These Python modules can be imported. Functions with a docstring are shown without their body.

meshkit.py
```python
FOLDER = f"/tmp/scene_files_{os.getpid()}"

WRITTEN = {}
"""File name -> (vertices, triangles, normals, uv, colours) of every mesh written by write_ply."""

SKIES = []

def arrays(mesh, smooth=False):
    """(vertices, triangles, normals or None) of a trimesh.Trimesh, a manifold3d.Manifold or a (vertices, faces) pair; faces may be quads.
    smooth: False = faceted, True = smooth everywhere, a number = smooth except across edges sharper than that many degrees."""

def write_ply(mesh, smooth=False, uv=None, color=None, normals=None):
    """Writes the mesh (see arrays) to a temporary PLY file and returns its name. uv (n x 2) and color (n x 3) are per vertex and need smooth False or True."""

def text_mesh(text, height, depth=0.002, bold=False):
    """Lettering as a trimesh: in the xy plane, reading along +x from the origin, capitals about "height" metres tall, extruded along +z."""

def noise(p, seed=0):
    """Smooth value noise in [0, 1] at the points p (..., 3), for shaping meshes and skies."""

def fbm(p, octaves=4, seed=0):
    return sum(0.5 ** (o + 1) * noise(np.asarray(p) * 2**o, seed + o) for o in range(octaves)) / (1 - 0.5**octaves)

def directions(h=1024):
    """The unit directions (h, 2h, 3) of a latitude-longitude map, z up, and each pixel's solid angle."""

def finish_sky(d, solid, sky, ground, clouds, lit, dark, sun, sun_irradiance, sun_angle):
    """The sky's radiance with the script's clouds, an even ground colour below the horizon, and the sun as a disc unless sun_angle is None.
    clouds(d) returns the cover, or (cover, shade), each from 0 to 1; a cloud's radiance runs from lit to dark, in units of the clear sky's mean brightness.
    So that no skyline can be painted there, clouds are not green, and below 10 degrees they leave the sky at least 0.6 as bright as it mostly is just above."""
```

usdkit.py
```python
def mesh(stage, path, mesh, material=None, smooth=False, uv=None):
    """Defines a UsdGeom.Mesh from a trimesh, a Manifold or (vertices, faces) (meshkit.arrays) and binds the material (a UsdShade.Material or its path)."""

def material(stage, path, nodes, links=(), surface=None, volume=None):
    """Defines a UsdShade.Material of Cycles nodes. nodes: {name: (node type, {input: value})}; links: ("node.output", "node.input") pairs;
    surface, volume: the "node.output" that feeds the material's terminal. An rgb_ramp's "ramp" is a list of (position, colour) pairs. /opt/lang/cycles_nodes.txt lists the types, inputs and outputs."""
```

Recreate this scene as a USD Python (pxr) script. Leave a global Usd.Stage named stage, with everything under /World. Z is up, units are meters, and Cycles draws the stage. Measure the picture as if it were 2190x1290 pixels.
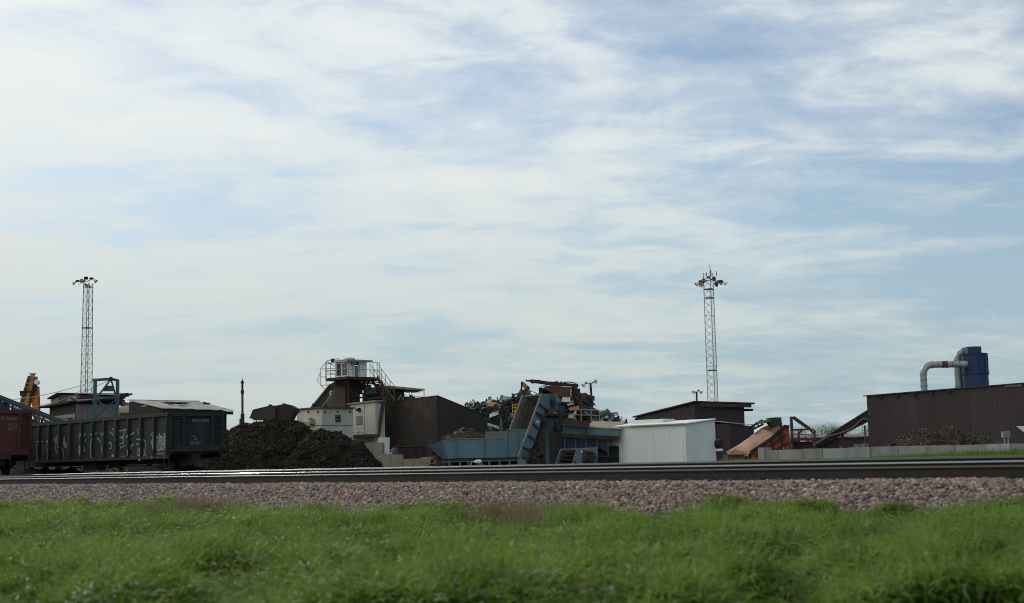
import math, random, numpy as np, trimesh, usdkit, meshkit
from pxr import Usd, UsdGeom, UsdLux, UsdShade, Sdf, Gf, Vt
from shapely.geometry import Polygon

stage = Usd.Stage.CreateInMemory()
UsdGeom.SetStageUpAxis(stage, UsdGeom.Tokens.z)
UsdGeom.SetStageMetersPerUnit(stage, 1.0)
UsdGeom.Xform.Define(stage, '/World'); UsdGeom.Scope.Define(stage, '/World/Looks')
R = random.Random(7); NR = np.random.default_rng(7)

# ---------------------------------------------------------------- camera, sky, sun
FPX, W0, H0 = 2900.0, 2190.0, 1290.0
CZ, PITCH, ROLL = 0.8, math.radians(6.82), math.radians(1.15)
EYE = np.array([0, 0, CZ])
F_ = np.array([0, math.cos(PITCH), math.sin(PITCH)])
U0, R0 = np.array([0, -math.sin(PITCH), math.cos(PITCH)]), np.array([1.0, 0, 0])
UP = U0 * math.cos(ROLL) + R0 * math.sin(ROLL)
RT = R0 * math.cos(ROLL) - U0 * math.sin(ROLL)
cam = UsdGeom.Camera.Define(stage, '/World/camera')
m = Gf.Matrix4d(1.0)
for i, v in enumerate((RT, UP, -F_, EYE)):
    m.SetRow(i, Gf.Vec4d(*[float(x) for x in v], 1.0 if i == 3 else 0.0))
cam.AddTransformOp().Set(m)
cam.CreateHorizontalApertureAttr(36.0); cam.CreateVerticalApertureAttr(36.0 * 603 / 1024)
cam.CreateFocalLengthAttr(36.0 * FPX / W0)
cam.CreateClippingRangeAttr(Gf.Vec2f(0.1, 5000))
cam.CreateFStopAttr(1.5); cam.CreateFocusDistanceAttr(85.0)
cam.CreateExposureAttr(0.0)

SUN_AZ, SUN_EL = math.radians(-36), math.radians(31)
sd = np.array([math.sin(SUN_AZ) * math.cos(SUN_EL), math.cos(SUN_AZ) * math.cos(SUN_EL), math.sin(SUN_EL)])
sun = UsdLux.DistantLight.Define(stage, '/World/sun')
sun.CreateIntensityAttr(0.55); sun.CreateAngleAttr(0.55); sun.CreateNormalizeAttr(True); sun.CreateColorAttr(Gf.Vec3f(1, 0.95, 0.87))
zq = Gf.Rotation(Gf.Vec3d(0, 0, 1), Gf.Vec3d(*map(float, sd)))
sun.AddOrientOp().Set(Gf.Quatf(zq.GetQuat()))

sky = UsdLux.DomeLight.Define(stage, '/World/sky')
CL = 1.0
sky_mat = usdkit.material(stage, '/World/Looks/sky_material', {
    "tc": ("texture_coordinate", {}),
    "sky": ("sky_texture", {"sky_type": "single_scattering", "sun_disc": False, "sun_elevation": SUN_EL, "sun_rotation": SUN_AZ, "air_density": 1.0, "aerosol_density": 0.5, "ozone_density": 1.2}),
    "sep": ("separate_xyz", {}),
    "hz": ("map_range", {"range_type": "smoothstep", "from_min": 0.0, "from_max": 0.26, "to_min": 0.92, "to_max": 0.15, "clamp": True}),
    "air": ("mix_color", {"b": (2.95, 4.35, 5.35)}),               # pale blue air towards the horizon
    "zc": ("math", {"math_type": "maximum", "value2": 0.0}),
    "za": ("math", {"math_type": "add", "value2": 0.13}),
    "dx": ("math", {"math_type": "divide"}), "dy": ("math", {"math_type": "divide"}),
    "pl": ("combine_xyz", {"z": 0.0}),
    "m1": ("mapping", {"rotation": (0, 0, 0.30), "scale": (0.95, 1.7, 1.0), "location": (2.2, 0.7, 0)}),
    "n1": ("noise_texture", {"scale": 1.05, "detail": 6.0, "roughness": 0.55, "distortion": 0.7}),
    "m2": ("mapping", {"rotation": (0, 0, -0.6), "scale": (1.9, 2.3, 1.0), "location": (4.3, 1.1, 0)}),
    "n2": ("noise_texture", {"scale": 2.7, "detail": 9.0, "roughness": 0.6, "distortion": 0.5}),
    "s1": ("math", {"math_type": "multiply", "value2": 0.66}),
    "s2": ("math", {"math_type": "multiply_add", "value2": 0.34}),
    "hx": ("math", {"math_type": "multiply_add", "value2": -0.22, "value3": 0.012}),   # thinner cloud to the right
    "ha": ("math", {"math_type": "add"}),
    "rp": ("rgb_ramp", {"ramp": [(0.36, (0.05,) * 3), (0.455, (0.34,) * 3), (0.535, (0.74,) * 3), (0.64, (0.97,) * 3)]}),
    "el": ("map_range", {"range_type": "smoothstep", "from_min": -0.02, "from_max": 0.33, "to_min": 0.0, "to_max": 1.0, "clamp": True}),
    "cc": ("mix_color", {"a": (5.6, 6.25, 6.05), "b": (8.7, 9.1, 8.9)}),
    "mx": ("mix_color", {}),
    "bg": ("background_shader", {"strength": 0.1}),
}, [("tc.generated", "sep.vector"), ("sep.z", "zc.value1"), ("zc.value", "za.value1"), ("sep.z", "hz.value"), ("hz.result", "air.fac"), ("sky.color", "air.a"),
    ("sep.x", "dx.value1"), ("za.value", "dx.value2"), ("sep.y", "dy.value1"), ("za.value", "dy.value2"),
    ("dx.value", "pl.x"), ("dy.value", "pl.y"), ("pl.vector", "m1.vector"), ("m1.vector", "n1.vector"),
    ("pl.vector", "m2.vector"), ("m2.vector", "n2.vector"), ("n1.fac", "s1.value1"),
    ("n2.fac", "s2.value1"), ("s1.value", "s2.value3"), ("sep.x", "hx.value1"), ("hx.value", "ha.value1"), ("s2.value", "ha.value2"),
    ("ha.value", "rp.fac"), ("sep.z", "el.value"), ("el.result", "cc.fac"),
    ("rp.color", "mx.fac"), ("air.result", "mx.a"), ("cc.result", "mx.b"), ("mx.result", "bg.color")], surface="bg.background")
UsdShade.MaterialBindingAPI.Apply(sky.GetPrim()).Bind(sky_mat)
sky.GetPrim().SetCustomDataByKey('kind', 'structure')

# ---------------------------------------------------------------- helpers
YAW = math.radians(47)
TR = np.array([math.cos(YAW), -math.sin(YAW), 0])      # along the railway, towards the right and nearer
NM = np.array([math.sin(YAW), math.cos(YAW), 0])       # across the railway, away from the camera
UX, UY, UZ = np.eye(3)
USED = {}

def ray(px, py):
    return F_ + (px - W0 / 2) / FPX * RT + (H0 / 2 - py) / FPX * UP
def P(px, py, Y):
    d = ray(px, py); return EYE + d * (Y / d[1])
def project(p):
    q = np.asarray(p) - EYE; z = q @ F_
    return W0 / 2 + FPX * (q @ RT) / z, H0 / 2 - FPX * (q @ UP) / z

class Plane:
    """A vertical plane through a point, along d (towards picture right); s runs along d, off towards the camera."""
    def __init__(s, o, d):
        s.o = np.array([o[0], o[1], 0.0]); s.d = np.asarray(d, float) / np.linalg.norm(d)
        s.n = np.array([s.d[1], -s.d[0], 0.0])
        if s.n @ (-s.o) < 0: s.n = -s.n
    def S(s, px, py):
        r = ray(px, py); k = ((s.o - EYE) @ s.n) / (r @ s.n); p = EYE + r * k
        return (p - s.o) @ s.d, p[2]
    def W(s, a, z, off=0.0): return s.o + s.d * a + UZ * z + s.n * off
    def pt(s, px, py, off=0.0):
        a, z = s.S(px, py); return s.W(a, z, off)
    def rect(s, x0, y0, x1, y1):
        ym, xm = (y0 + y1) / 2, (x0 + x1) / 2
        return s.S(x0, ym)[0], s.S(x1, ym)[0], s.S(xm, y1)[1], s.S(xm, y0)[1]
    def box(s, x0, y0, x1, y1, out=0.03, inn=0.0):
        a0, a1, z0, z1 = s.rect(x0, y0, x1, y1); return s.sbox(a0, a1, z0, z1, out, inn)
    def sbox(s, a0, a1, z0, z1, out=0.03, inn=0.0):
        return hexa([s.W(a, z, o) for o in (out, -inn) for z in (z0, z1) for a in (a0, a1)])
    def poly(s, pts, out=0.02, inn=0.0):
        return plate([s.pt(x, y, out) for x, y in pts], -s.n * (out + inn))

def M(v, f): return trimesh.Trimesh(np.asarray(v, float), np.asarray(f), process=False)
def fixn(t):
    if t.is_watertight and t.volume < 0: t.invert()
    return t
def hexa(p):
    f = [[0, 1, 3, 2], [4, 6, 7, 5], [0, 4, 5, 1], [2, 3, 7, 6], [0, 2, 6, 4], [1, 5, 7, 3]]
    f = np.array(f); t = M(p, np.vstack([f[:, [0, 1, 2]], f[:, [0, 2, 3]]]))
    if t.volume < 0: t.invert()
    return t
def box(c, s, rz=0.0):
    t = trimesh.creation.box(s); 
    if rz: t.apply_transform(trimesh.transformations.rotation_matrix(rz, [0, 0, 1]))
    t.apply_translation(c); return t
def obox(c, dx, dy, dz):
    """box about c with half-axes dx, dy, dz"""
    c, dx, dy, dz = map(np.asarray, (c, dx, dy, dz))
    return hexa([c + i * dx + j * dy + k * dz for k in (-1, 1) for j in (-1, 1) for i in (-1, 1)])
def beam(p0, p1, w, h=None, up=UZ):
    p0, p1 = np.asarray(p0, float), np.asarray(p1, float); h = h or w
    d = p1 - p0; L = np.linalg.norm(d); d = d / L
    a = np.cross(d, up)
    if np.linalg.norm(a) < 1e-3: a = np.cross(d, UX)
    a /= np.linalg.norm(a); b = np.cross(a, d)
    return obox((p0 + p1) / 2, d * L / 2, a * w / 2, b * h / 2)
def tube(pts, r, n=8, cap=True):
    p = np.asarray(pts, float); t = np.gradient(p, axis=0); t /= np.linalg.norm(t, axis=1, keepdims=True)
    r = np.broadcast_to(r, (len(p),)); a = np.cross(t[0], UZ)
    if np.linalg.norm(a) < 0.05: a = np.cross(t[0], UX)
    A = []
    for k in range(len(p)):
        a = a - t[k] * (a @ t[k]); a /= np.linalg.norm(a); A.append(a)
    A = np.array(A); B = np.cross(t, A); an = np.arange(n) * 2 * np.pi / n
    v = (p[:, None] + r[:, None, None] * (np.cos(an)[None, :, None] * A[:, None] + np.sin(an)[None, :, None] * B[:, None])).reshape(-1, 3)
    f = []
    for i in range(len(p) - 1):
        for j in range(n):
            q = [i * n + j, i * n + (j + 1) % n, (i + 1) * n + (j + 1) % n, (i + 1) * n + j]; f += [[q[0], q[1], q[2]], [q[0], q[2], q[3]]]
    if cap:
        v = np.vstack([v, p[0], p[-1]]); c0, c1 = len(v) - 2, len(v) - 1; e = (len(p) - 1) * n
        for j in range(n): f += [[c0, (j + 1) % n, j], [c1, e + j, e + (j + 1) % n]]
    return fixn(M(v, f))
def lathe(profile, c, axis=UZ, n=20):
    """profile: (radius, height) pairs, about an axis through c"""
    axis = np.asarray(axis, float) / np.linalg.norm(axis); return tube_rings([(np.asarray(c) + axis * h, rr) for rr, h in profile], axis, n)
def tube_rings(rings, axis, n):
    a = np.cross(axis, UX if abs(axis[0]) < 0.9 else UY); a /= np.linalg.norm(a); b = np.cross(axis, a); an = np.arange(n) * 2 * np.pi / n
    v = np.vstack([c + max(r, 1e-4) * (np.cos(an)[:, None] * a + np.sin(an)[:, None] * b) for c, r in rings]); f = []
    for i in range(len(rings) - 1):
        for j in range(n):
            q = [i * n + j, i * n + (j + 1) % n, (i + 1) * n + (j + 1) % n, (i + 1) * n + j]; f += [[q[0], q[1], q[2]], [q[0], q[2], q[3]]]
    return M(v, f)
def plate(pts, ex):
    """a planar polygon in space, thickened by the vector ex"""
    p = np.asarray(pts, float); n = np.zeros(3)
    for i in range(len(p)): n += np.cross(p[i], p[(i + 1) % len(p)])
    n /= np.linalg.norm(n); u = p[1] - p[0]; u -= n * (u @ n); u /= np.linalg.norm(u); w = np.cross(n, u)
    q = np.c_[(p - p[0]) @ u, (p - p[0]) @ w]
    import mapbox_earcut as me
    try: tri = me.triangulate_float64(q, np.array([len(q)], np.uint32)).reshape(-1, 3)
    except Exception: tri = np.array([[0, i, i + 1] for i in range(1, len(q) - 1)])
    k = len(p); v = np.vstack([p, p + np.asarray(ex)]); f = list(tri) + [t[::-1] + k for t in tri]
    for i in range(k):
        j = (i + 1) % k; f += [[i, j, j + k], [i, j + k, i + k]]
    t = M(v, np.array(f)); t.fix_normals(); return t
def prism(xy, zb, zt):
    """walls from zb up to zt (one height or one per corner) over the corners xy"""
    k = len(xy); zt = np.broadcast_to(zt, (k,)); zb = np.broadcast_to(zb, (k,))
    v = [[*p[:2], b] for p, b in zip(xy, zb)] + [[*p[:2], t] for p, t in zip(xy, zt)]; f = []
    for i in range(k):
        j = (i + 1) % k; f += [[i, j, j + k], [i, j + k, i + k]]
    for i in range(1, k - 1): f += [[k, k + i, k + i + 1], [0, i + 1, i]]
    t = M(v, f); t.fix_normals(); return t
def join(ms): return trimesh.util.concatenate(ms)
def siding(pl, a0, a1, z0, zt0, zt1=None, pitch=0.3, depth=0.03, off=0.03):
    """a ribbed metal sheet on a plane, its top running from zt0 to zt1"""
    zt1 = zt0 if zt1 is None else zt1; n = max(2, int(round((a1 - a0) / pitch))); pr = []
    for i in range(n):
        b = a0 + (a1 - a0) * i / n; w = (a1 - a0) / n
        pr += [(b, 0), (b + 0.62 * w, 0), (b + 0.72 * w, depth), (b + 0.90 * w, depth)]
    pr.append((a1, 0)); v, f = [], []
    for a, o in pr:
        t = (a - a0) / (a1 - a0); zt = zt0 + (zt1 - zt0) * t
        v += [pl.W(a, z0, off + o), pl.W(a, zt, off + o)]
    for i in range(len(pr) - 1): f += [[2 * i, 2 * i + 2, 2 * i + 3], [2 * i, 2 * i + 3, 2 * i + 1]]
    t = M(v, f)
    if (t.face_normals @ pl.n).mean() < 0: t.invert()
    return t

def uniq(parent, name):
    k = USED.get((parent, name), 0); USED[(parent, name)] = k + 1
    return parent + '/' + (name if k == 0 else f'{name}_{k:03d}')
def tag(prim, label=None, cat=None, group=None, kind=None):
    for k, v in (('label', label), ('category', cat), ('group', group), ('kind', kind)):
        if v: prim.SetCustomDataByKey(k, v)
BASE = {}
def thing(name, label, cat, base, group=None, kind=None):
    p = uniq('/World', name); x = UsdGeom.Xform.Define(stage, p); base = np.asarray(base, float)
    x.AddTranslateOp().Set(Gf.Vec3d(*map(float, base))); BASE[p] = base; tag(x.GetPrim(), label, cat, group, kind)
    return p
def obj(name, mesh, mt, parent='/World', smooth=False, label=None, cat=None, group=None, kind=None):
    """one Mesh prim; vertices are given in world metres"""
    if isinstance(mesh, list): mesh = join(mesh)
    base = next((BASE[b] for b in (parent, parent.rsplit('/', 1)[0]) if b in BASE), np.zeros(3))
    mesh = mesh.copy(); mesh.apply_translation(-base)
    p = uniq(parent, name); usdkit.mesh(stage, p, mesh, MT[mt], smooth=smooth); tag(stage.GetPrimAtPath(p), label, cat, group, kind)
    return p
def copy_of(src, name, loc, rot=(0, 0, 0), sc=(1, 1, 1), label=None, cat=None, group=None):
    p = uniq('/World', name); x = UsdGeom.Xform.Define(stage, p)
    x.AddTranslateOp().Set(Gf.Vec3d(*map(float, loc))); x.AddRotateXYZOp().Set(Gf.Vec3f(*map(float, rot))); x.AddScaleOp().Set(Gf.Vec3f(*map(float, sc)))
    pr = x.GetPrim(); pr.GetReferences().AddInternalReference(src); pr.SetInstanceable(True); tag(pr, label, cat, group)
    return p

# ---------------------------------------------------------------- materials
MT = {}
def mat(name, c1, c2=None, scale=1.5, rough=0.7, metal=0.0, bump=0.15, streak=False, c3=None, rust=0.0, rustc=(0.09, 0.035, 0.015), spec=None, bscale=None):
    spec = (0.2 if max(c1) < 0.07 else 0.28) if spec is None else spec
    c2 = c2 or tuple(x * 0.7 for x in c1)
    nodes = {"g": ("geometry", {}), "mp": ("mapping", {"scale": (1.0, 1.0, 0.14) if streak else (1, 1, 1)}),
             "n": ("noise_texture", {"scale": scale, "detail": 6.0, "roughness": 0.62}),
             "r": ("rgb_ramp", {"ramp": [(0.33, c2), (0.66, c1)] + ([(0.78, c3)] if c3 else [])}),
             "n2": ("noise_texture", {"scale": bscale or scale * 9, "detail": 4.0}),
             "b": ("bump", {"strength": bump, "distance": 0.03}),
             "p": ("principled_bsdf", {"roughness": rough, "metallic": metal, "specular_ior_level": spec})}
    links = [("g.position", "mp.vector"), ("mp.vector", "n.vector"), ("n.fac", "r.fac"), ("g.position", "n2.vector"), ("n2.fac", "b.height"), ("b.normal", "p.normal")]
    if rust:
        nodes.update({"n3": ("noise_texture", {"scale": scale * 1.7, "detail": 8.0, "roughness": 0.7}), "rr": ("rgb_ramp", {"ramp": [(0.62 - 0.3 * rust, (0,) * 3), (0.75 - 0.3 * rust, (1,) * 3)]}), "mx": ("mix_color", {"b": rustc})})
        links += [("mp.vector", "n3.vector"), ("n3.fac", "rr.fac"), ("rr.color", "mx.fac"), ("r.color", "mx.a"), ("mx.result", "p.base_color")]
    else: links.append(("r.color", "p.base_color"))
    MT[name] = usdkit.material(stage, '/World/Looks/' + name, nodes, links, surface="p.BSDF")
def island(name, ramp, rough=0.6, metal=0.0):
    MT[name] = usdkit.material(stage, '/World/Looks/' + name, {"g": ("geometry", {}), "r": ("rgb_ramp", {"ramp": ramp, "interpolate": False}), "n": ("noise_texture", {"scale": 3.0, "detail": 5.0}),
        "m": ("math", {"math_type": "multiply_add", "value2": 0.9, "value3": 0.5}), "h": ("hsv", {}), "p": ("principled_bsdf", {"roughness": rough, "metallic": metal, "specular_ior_level": 0.2})},
        [("g.random_per_island", "r.fac"), ("g.position", "n.vector"), ("n.fac", "m.value1"), ("m.value", "h.value"), ("r.color", "h.color"), ("h.color", "p.base_color")], surface="p.BSDF")
mat('dark_paint', (0.024, 0.0245, 0.024), (0.016, 0.0165, 0.0165), 2.0, 0.6, streak=True, rust=0.2, rustc=(0.034, 0.026, 0.02))
mat('red_paint', (0.072, 0.019, 0.017), (0.048, 0.014, 0.012), 2.0, 0.6, streak=True)
mat('black_steel', (0.022, 0.021, 0.020), (0.012, 0.011, 0.011), 4, 0.7)
mat('rail_rust', (0.030, 0.024, 0.020), (0.020, 0.017, 0.015), 6, 0.8)
mat('rail_polish', (0.33, 0.34, 0.35), (0.29, 0.30, 0.31), 0.5, 0.12, metal=1.0, bump=0.0)
mat('rail_dull', (0.10, 0.10, 0.10), (0.075, 0.075, 0.075), 0.8, 0.38, metal=0.7, bump=0.0)
mat('sleeper_wood', (0.05, 0.042, 0.036), (0.03, 0.026, 0.022), 8, 0.9)
mat('white_metal', (0.57, 0.60, 0.565), (0.52, 0.545, 0.515), 0.8, 0.55, bump=0.03, streak=True, rust=0.04, rustc=(0.36, 0.34, 0.29))
mat('white_trim', (0.70, 0.72, 0.70), (0.62, 0.64, 0.62), 1, 0.5, bump=0.03)
mat('dirty_white', (0.44, 0.43, 0.37), (0.33, 0.32, 0.26), 0.9, 0.75, streak=True, rust=0.12, rustc=(0.22, 0.17, 0.10))
mat('brown_metal', (0.042, 0.030, 0.031), (0.033, 0.024, 0.025), 0.6, 0.6, bump=0.03, streak=True)
mat('brown_metal_faded', (0.048, 0.035, 0.035), (0.038, 0.028, 0.028), 0.7, 0.6, bump=0.03, streak=True, rust=0.1, rustc=(0.07, 0.04, 0.03))
mat('concrete_stained', (0.20, 0.20, 0.18), (0.12, 0.12, 0.105), 1.3, 0.9, streak=True, bump=0.3)
mat('concrete_pale', (0.27, 0.265, 0.24), (0.19, 0.19, 0.17), 1.1, 0.9, streak=True, bump=0.3)
mat('dark_brown', (0.05, 0.038, 0.030), (0.032, 0.025, 0.020), 0.5, 0.75, streak=True)
mat('rust_stained', (0.038, 0.032, 0.027), (0.026, 0.022, 0.019), 0.22, 0.85, rust=0.3, rustc=(0.070, 0.043, 0.027))
mat('rust', (0.105, 0.052, 0.030), (0.05, 0.028, 0.02), 2.5, 0.85, bump=0.3)
mat('dark_rust', (0.045, 0.027, 0.020), (0.025, 0.017, 0.014), 2.5, 0.85, bump=0.3)
mat('blue_paint', (0.085, 0.145, 0.170), (0.060, 0.112, 0.136), 0.8, 0.6, streak=True, rust=0.1, rustc=(0.07, 0.06, 0.05))
mat('dark_teal', (0.022, 0.042, 0.050), (0.015, 0.03, 0.036), 0.8, 0.7, streak=True, rust=0.1)
mat('black_wall', (0.020, 0.018, 0.016), (0.013, 0.012, 0.011), 0.6, 0.8)
mat('deep_blue', (0.040, 0.076, 0.095), (0.028, 0.056, 0.072), 0.8, 0.6, streak=True, rust=0.08)
mat('grey_green', (0.12, 0.145, 0.135), (0.085, 0.105, 0.10), 0.9, 0.7, streak=True, rust=0.15)
mat('cyclone_blue', (0.017, 0.029, 0.078), (0.013, 0.022, 0.058), 0.6, 0.4, bump=0.03, streak=True)
mat('galvanised', (0.27, 0.30, 0.30), (0.20, 0.23, 0.23), 1.5, 0.45, metal=0.3, bump=0.05, streak=True, rust=0.08, rustc=(0.25, 0.13, 0.06))
mat('orange_paint', (0.42, 0.15, 0.025), (0.30, 0.10, 0.02), 1.6, 0.6, rust=0.3, rustc=(0.08, 0.045, 0.025))
mat('red_orange', (0.26, 0.048, 0.020), (0.17, 0.032, 0.016), 1.5, 0.7, rust=0.3, rustc=(0.06, 0.03, 0.02))
mat('orange_sticker', (0.25, 0.085, 0.02), rough=0.6)
mat('yellow_paint', (0.50, 0.29, 0.035), (0.40, 0.22, 0.03), 1.5, 0.6)
mat('tarp', (0.35, 0.205, 0.14), (0.20, 0.095, 0.065), 1.0, 0.8, bump=0.7, c3=(0.44, 0.26, 0.18), bscale=4)
mat('concrete', (0.235, 0.235, 0.215), (0.17, 0.17, 0.155), 0.9, 0.9, streak=True, bump=0.25)
mat('tan_concrete', (0.25, 0.215, 0.155), (0.17, 0.148, 0.105), 0.9, 0.9, streak=True, bump=0.3)
mat('yard_dirt', (0.10, 0.083, 0.066), (0.045, 0.037, 0.03), 0.22, 0.95, bump=0.6, c3=(0.075, 0.075, 0.045), rust=0.15, rustc=(0.06, 0.04, 0.028))
mat('verge_soil', (0.040, 0.060, 0.018), (0.026, 0.040, 0.013), 1.2, 0.95, bump=0.5)
mat('ballast_base', (0.13, 0.105, 0.095), (0.07, 0.06, 0.055), 18, 0.95, bump=0.8)
mat('roof_light', (0.40, 0.39, 0.34), (0.26, 0.25, 0.21), 1.1, 0.55, streak=False, rust=0.08, rustc=(0.16, 0.10, 0.06), metal=0.2)
mat('purple_roof', (0.14, 0.11, 0.135), (0.11, 0.09, 0.11), 0.4, 0.6)
mat('graffiti_paint', (0.30, 0.36, 0.345), (0.16, 0.20, 0.19), 6, 0.7, bump=0)
mat('graffiti_pink', (0.34, 0.26, 0.27), (0.22, 0.17, 0.18), 6, 0.7, bump=0)
mat('lettering', (0.30, 0.28, 0.22), (0.22, 0.20, 0.16), 6, 0.8, bump=0)
mat('yellow_lettering', (0.30, 0.20, 0.08), (0.22, 0.15, 0.06), 6, 0.8, bump=0)
mat('pink_sign', (0.50, 0.36, 0.44), rough=0.6)
mat('lamp_white', (0.62, 0.64, 0.62), (0.5, 0.52, 0.5), 3, 0.4, bump=0)
mat('wire_grey', (0.20, 0.19, 0.18), rough=0.6, bump=0)
mat('tower_steel', (0.085, 0.072, 0.066), (0.055, 0.048, 0.044), 3, 0.7)
mat('tower_grey', (0.20, 0.165, 0.15), (0.14, 0.115, 0.105), 3, 0.7)
mat('tan_band', (0.27, 0.235, 0.165), (0.20, 0.172, 0.12), 1.5, 0.8)
mat('grey_wall', (0.16, 0.17, 0.16), (0.11, 0.115, 0.11), 0.9, 0.8, streak=True)
mat('edge_steel', (0.20, 0.185, 0.145), (0.13, 0.12, 0.095), 2, 0.7)
mat('green_paint', (0.05, 0.14, 0.07), (0.03, 0.09, 0.045), 2, 0.6)
mat('rubber', (0.018, 0.018, 0.018), rough=0.8)
mat('bark', (0.09, 0.07, 0.05), rough=0.9)
mat('stair_red', (0.085, 0.042, 0.038), (0.05, 0.028, 0.025), 3, 0.7)
island('shred', [(0, (0.026, 0.020, 0.014)), (0.22, (0.064, 0.047, 0.032)), (0.50, (0.105, 0.074, 0.049)), (0.75, (0.15, 0.10, 0.066)), (0.90, (0.19, 0.155, 0.12)), (0.972, (0.40, 0.38, 0.34))], 0.9)
island('shred_tan', [(0, (0.06, 0.045, 0.03)), (0.20, (0.12, 0.088, 0.056)), (0.52, (0.19, 0.14, 0.09)), (0.78, (0.28, 0.22, 0.15)), (0.93, (0.48, 0.44, 0.37))], 0.7)
island('scrap_mix', [(0, (0.028, 0.025, 0.023)), (0.17, (0.06, 0.053, 0.048)), (0.33, (0.11, 0.084, 0.068)), (0.47, (0.19, 0.19, 0.185)), (0.65, (0.33, 0.34, 0.335)), (0.84, (0.58, 0.59, 0.58)), (0.95, (0.09, 0.16, 0.20)), (0.975, (0.30, 0.05, 0.04)), (0.985, (0.35, 0.24, 0.07))], 0.5, 0.1)
MT['glass'] = usdkit.material(stage, '/World/Looks/glass', {"t": ("transparent_bsdf", {"color": (0.80, 0.86, 0.86)}), "g": ("glossy_bsdf", {"roughness": 0.03, "color": (0.9, 0.95, 0.95)}), "f": ("fresnel", {"IOR": 1.6}), "m": ("mix_closure", {})},
    [("f.fac", "m.fac"), ("t.BSDF", "m.closure1"), ("g.BSDF", "m.closure2")], surface="m.closure")
MT['dark_glass'] = usdkit.material(stage, '/World/Looks/dark_glass', {"p": ("principled_bsdf", {"base_color": (0.05, 0.07, 0.075), "roughness": 0.12})}, surface="p.BSDF")
def leaf_mat(name, ca, cb, cc, trans=0.45, nscale=0.8):
    MT[name] = usdkit.material(stage, '/World/Looks/' + name, {"o": ("object_info", {}), "g": ("geometry", {}), "n": ("noise_texture", {"scale": nscale, "detail": 4.0, "roughness": 0.6}),
        "a": ("math", {"math_type": "multiply_add", "value2": 0.35, "value3": -0.10}), "s": ("math", {"math_type": "add"}), "r": ("rgb_ramp", {"ramp": [(0.30, ca), (0.52, cb), (0.78, cc)]}),
        "d": ("principled_bsdf", {"roughness": 0.55, "specular_ior_level": 0.22}), "t": ("translucent_bsdf", {}), "m": ("mix_closure", {"fac": trans})},
        [("g.position", "n.vector"), ("o.random", "a.value1"), ("n.fac", "s.value1"), ("a.value", "s.value2"), ("s.value", "r.fac"), ("r.color", "d.base_color"), ("r.color", "t.color"), ("d.BSDF", "m.closure1"), ("t.BSDF", "m.closure2")], surface="m.closure")
leaf_mat('grass_blade', (0.048, 0.100, 0.013), (0.122, 0.215, 0.026), (0.20, 0.290, 0.058))
leaf_mat('pale_leaf', (0.13, 0.19, 0.07), (0.19, 0.25, 0.11), (0.26, 0.30, 0.17))
leaf_mat('bright_weed', (0.05, 0.10, 0.015), (0.09, 0.16, 0.02), (0.13, 0.21, 0.03))
leaf_mat('dry_weed', (0.09, 0.065, 0.035), (0.14, 0.105, 0.058), (0.20, 0.155, 0.095))
leaf_mat('weed_leaf', (0.035, 0.066, 0.012), (0.070, 0.122, 0.022), (0.11, 0.165, 0.04))
leaf_mat('spring_leaf', (0.07, 0.12, 0.02), (0.11, 0.17, 0.03), (0.16, 0.22, 0.05))
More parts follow.
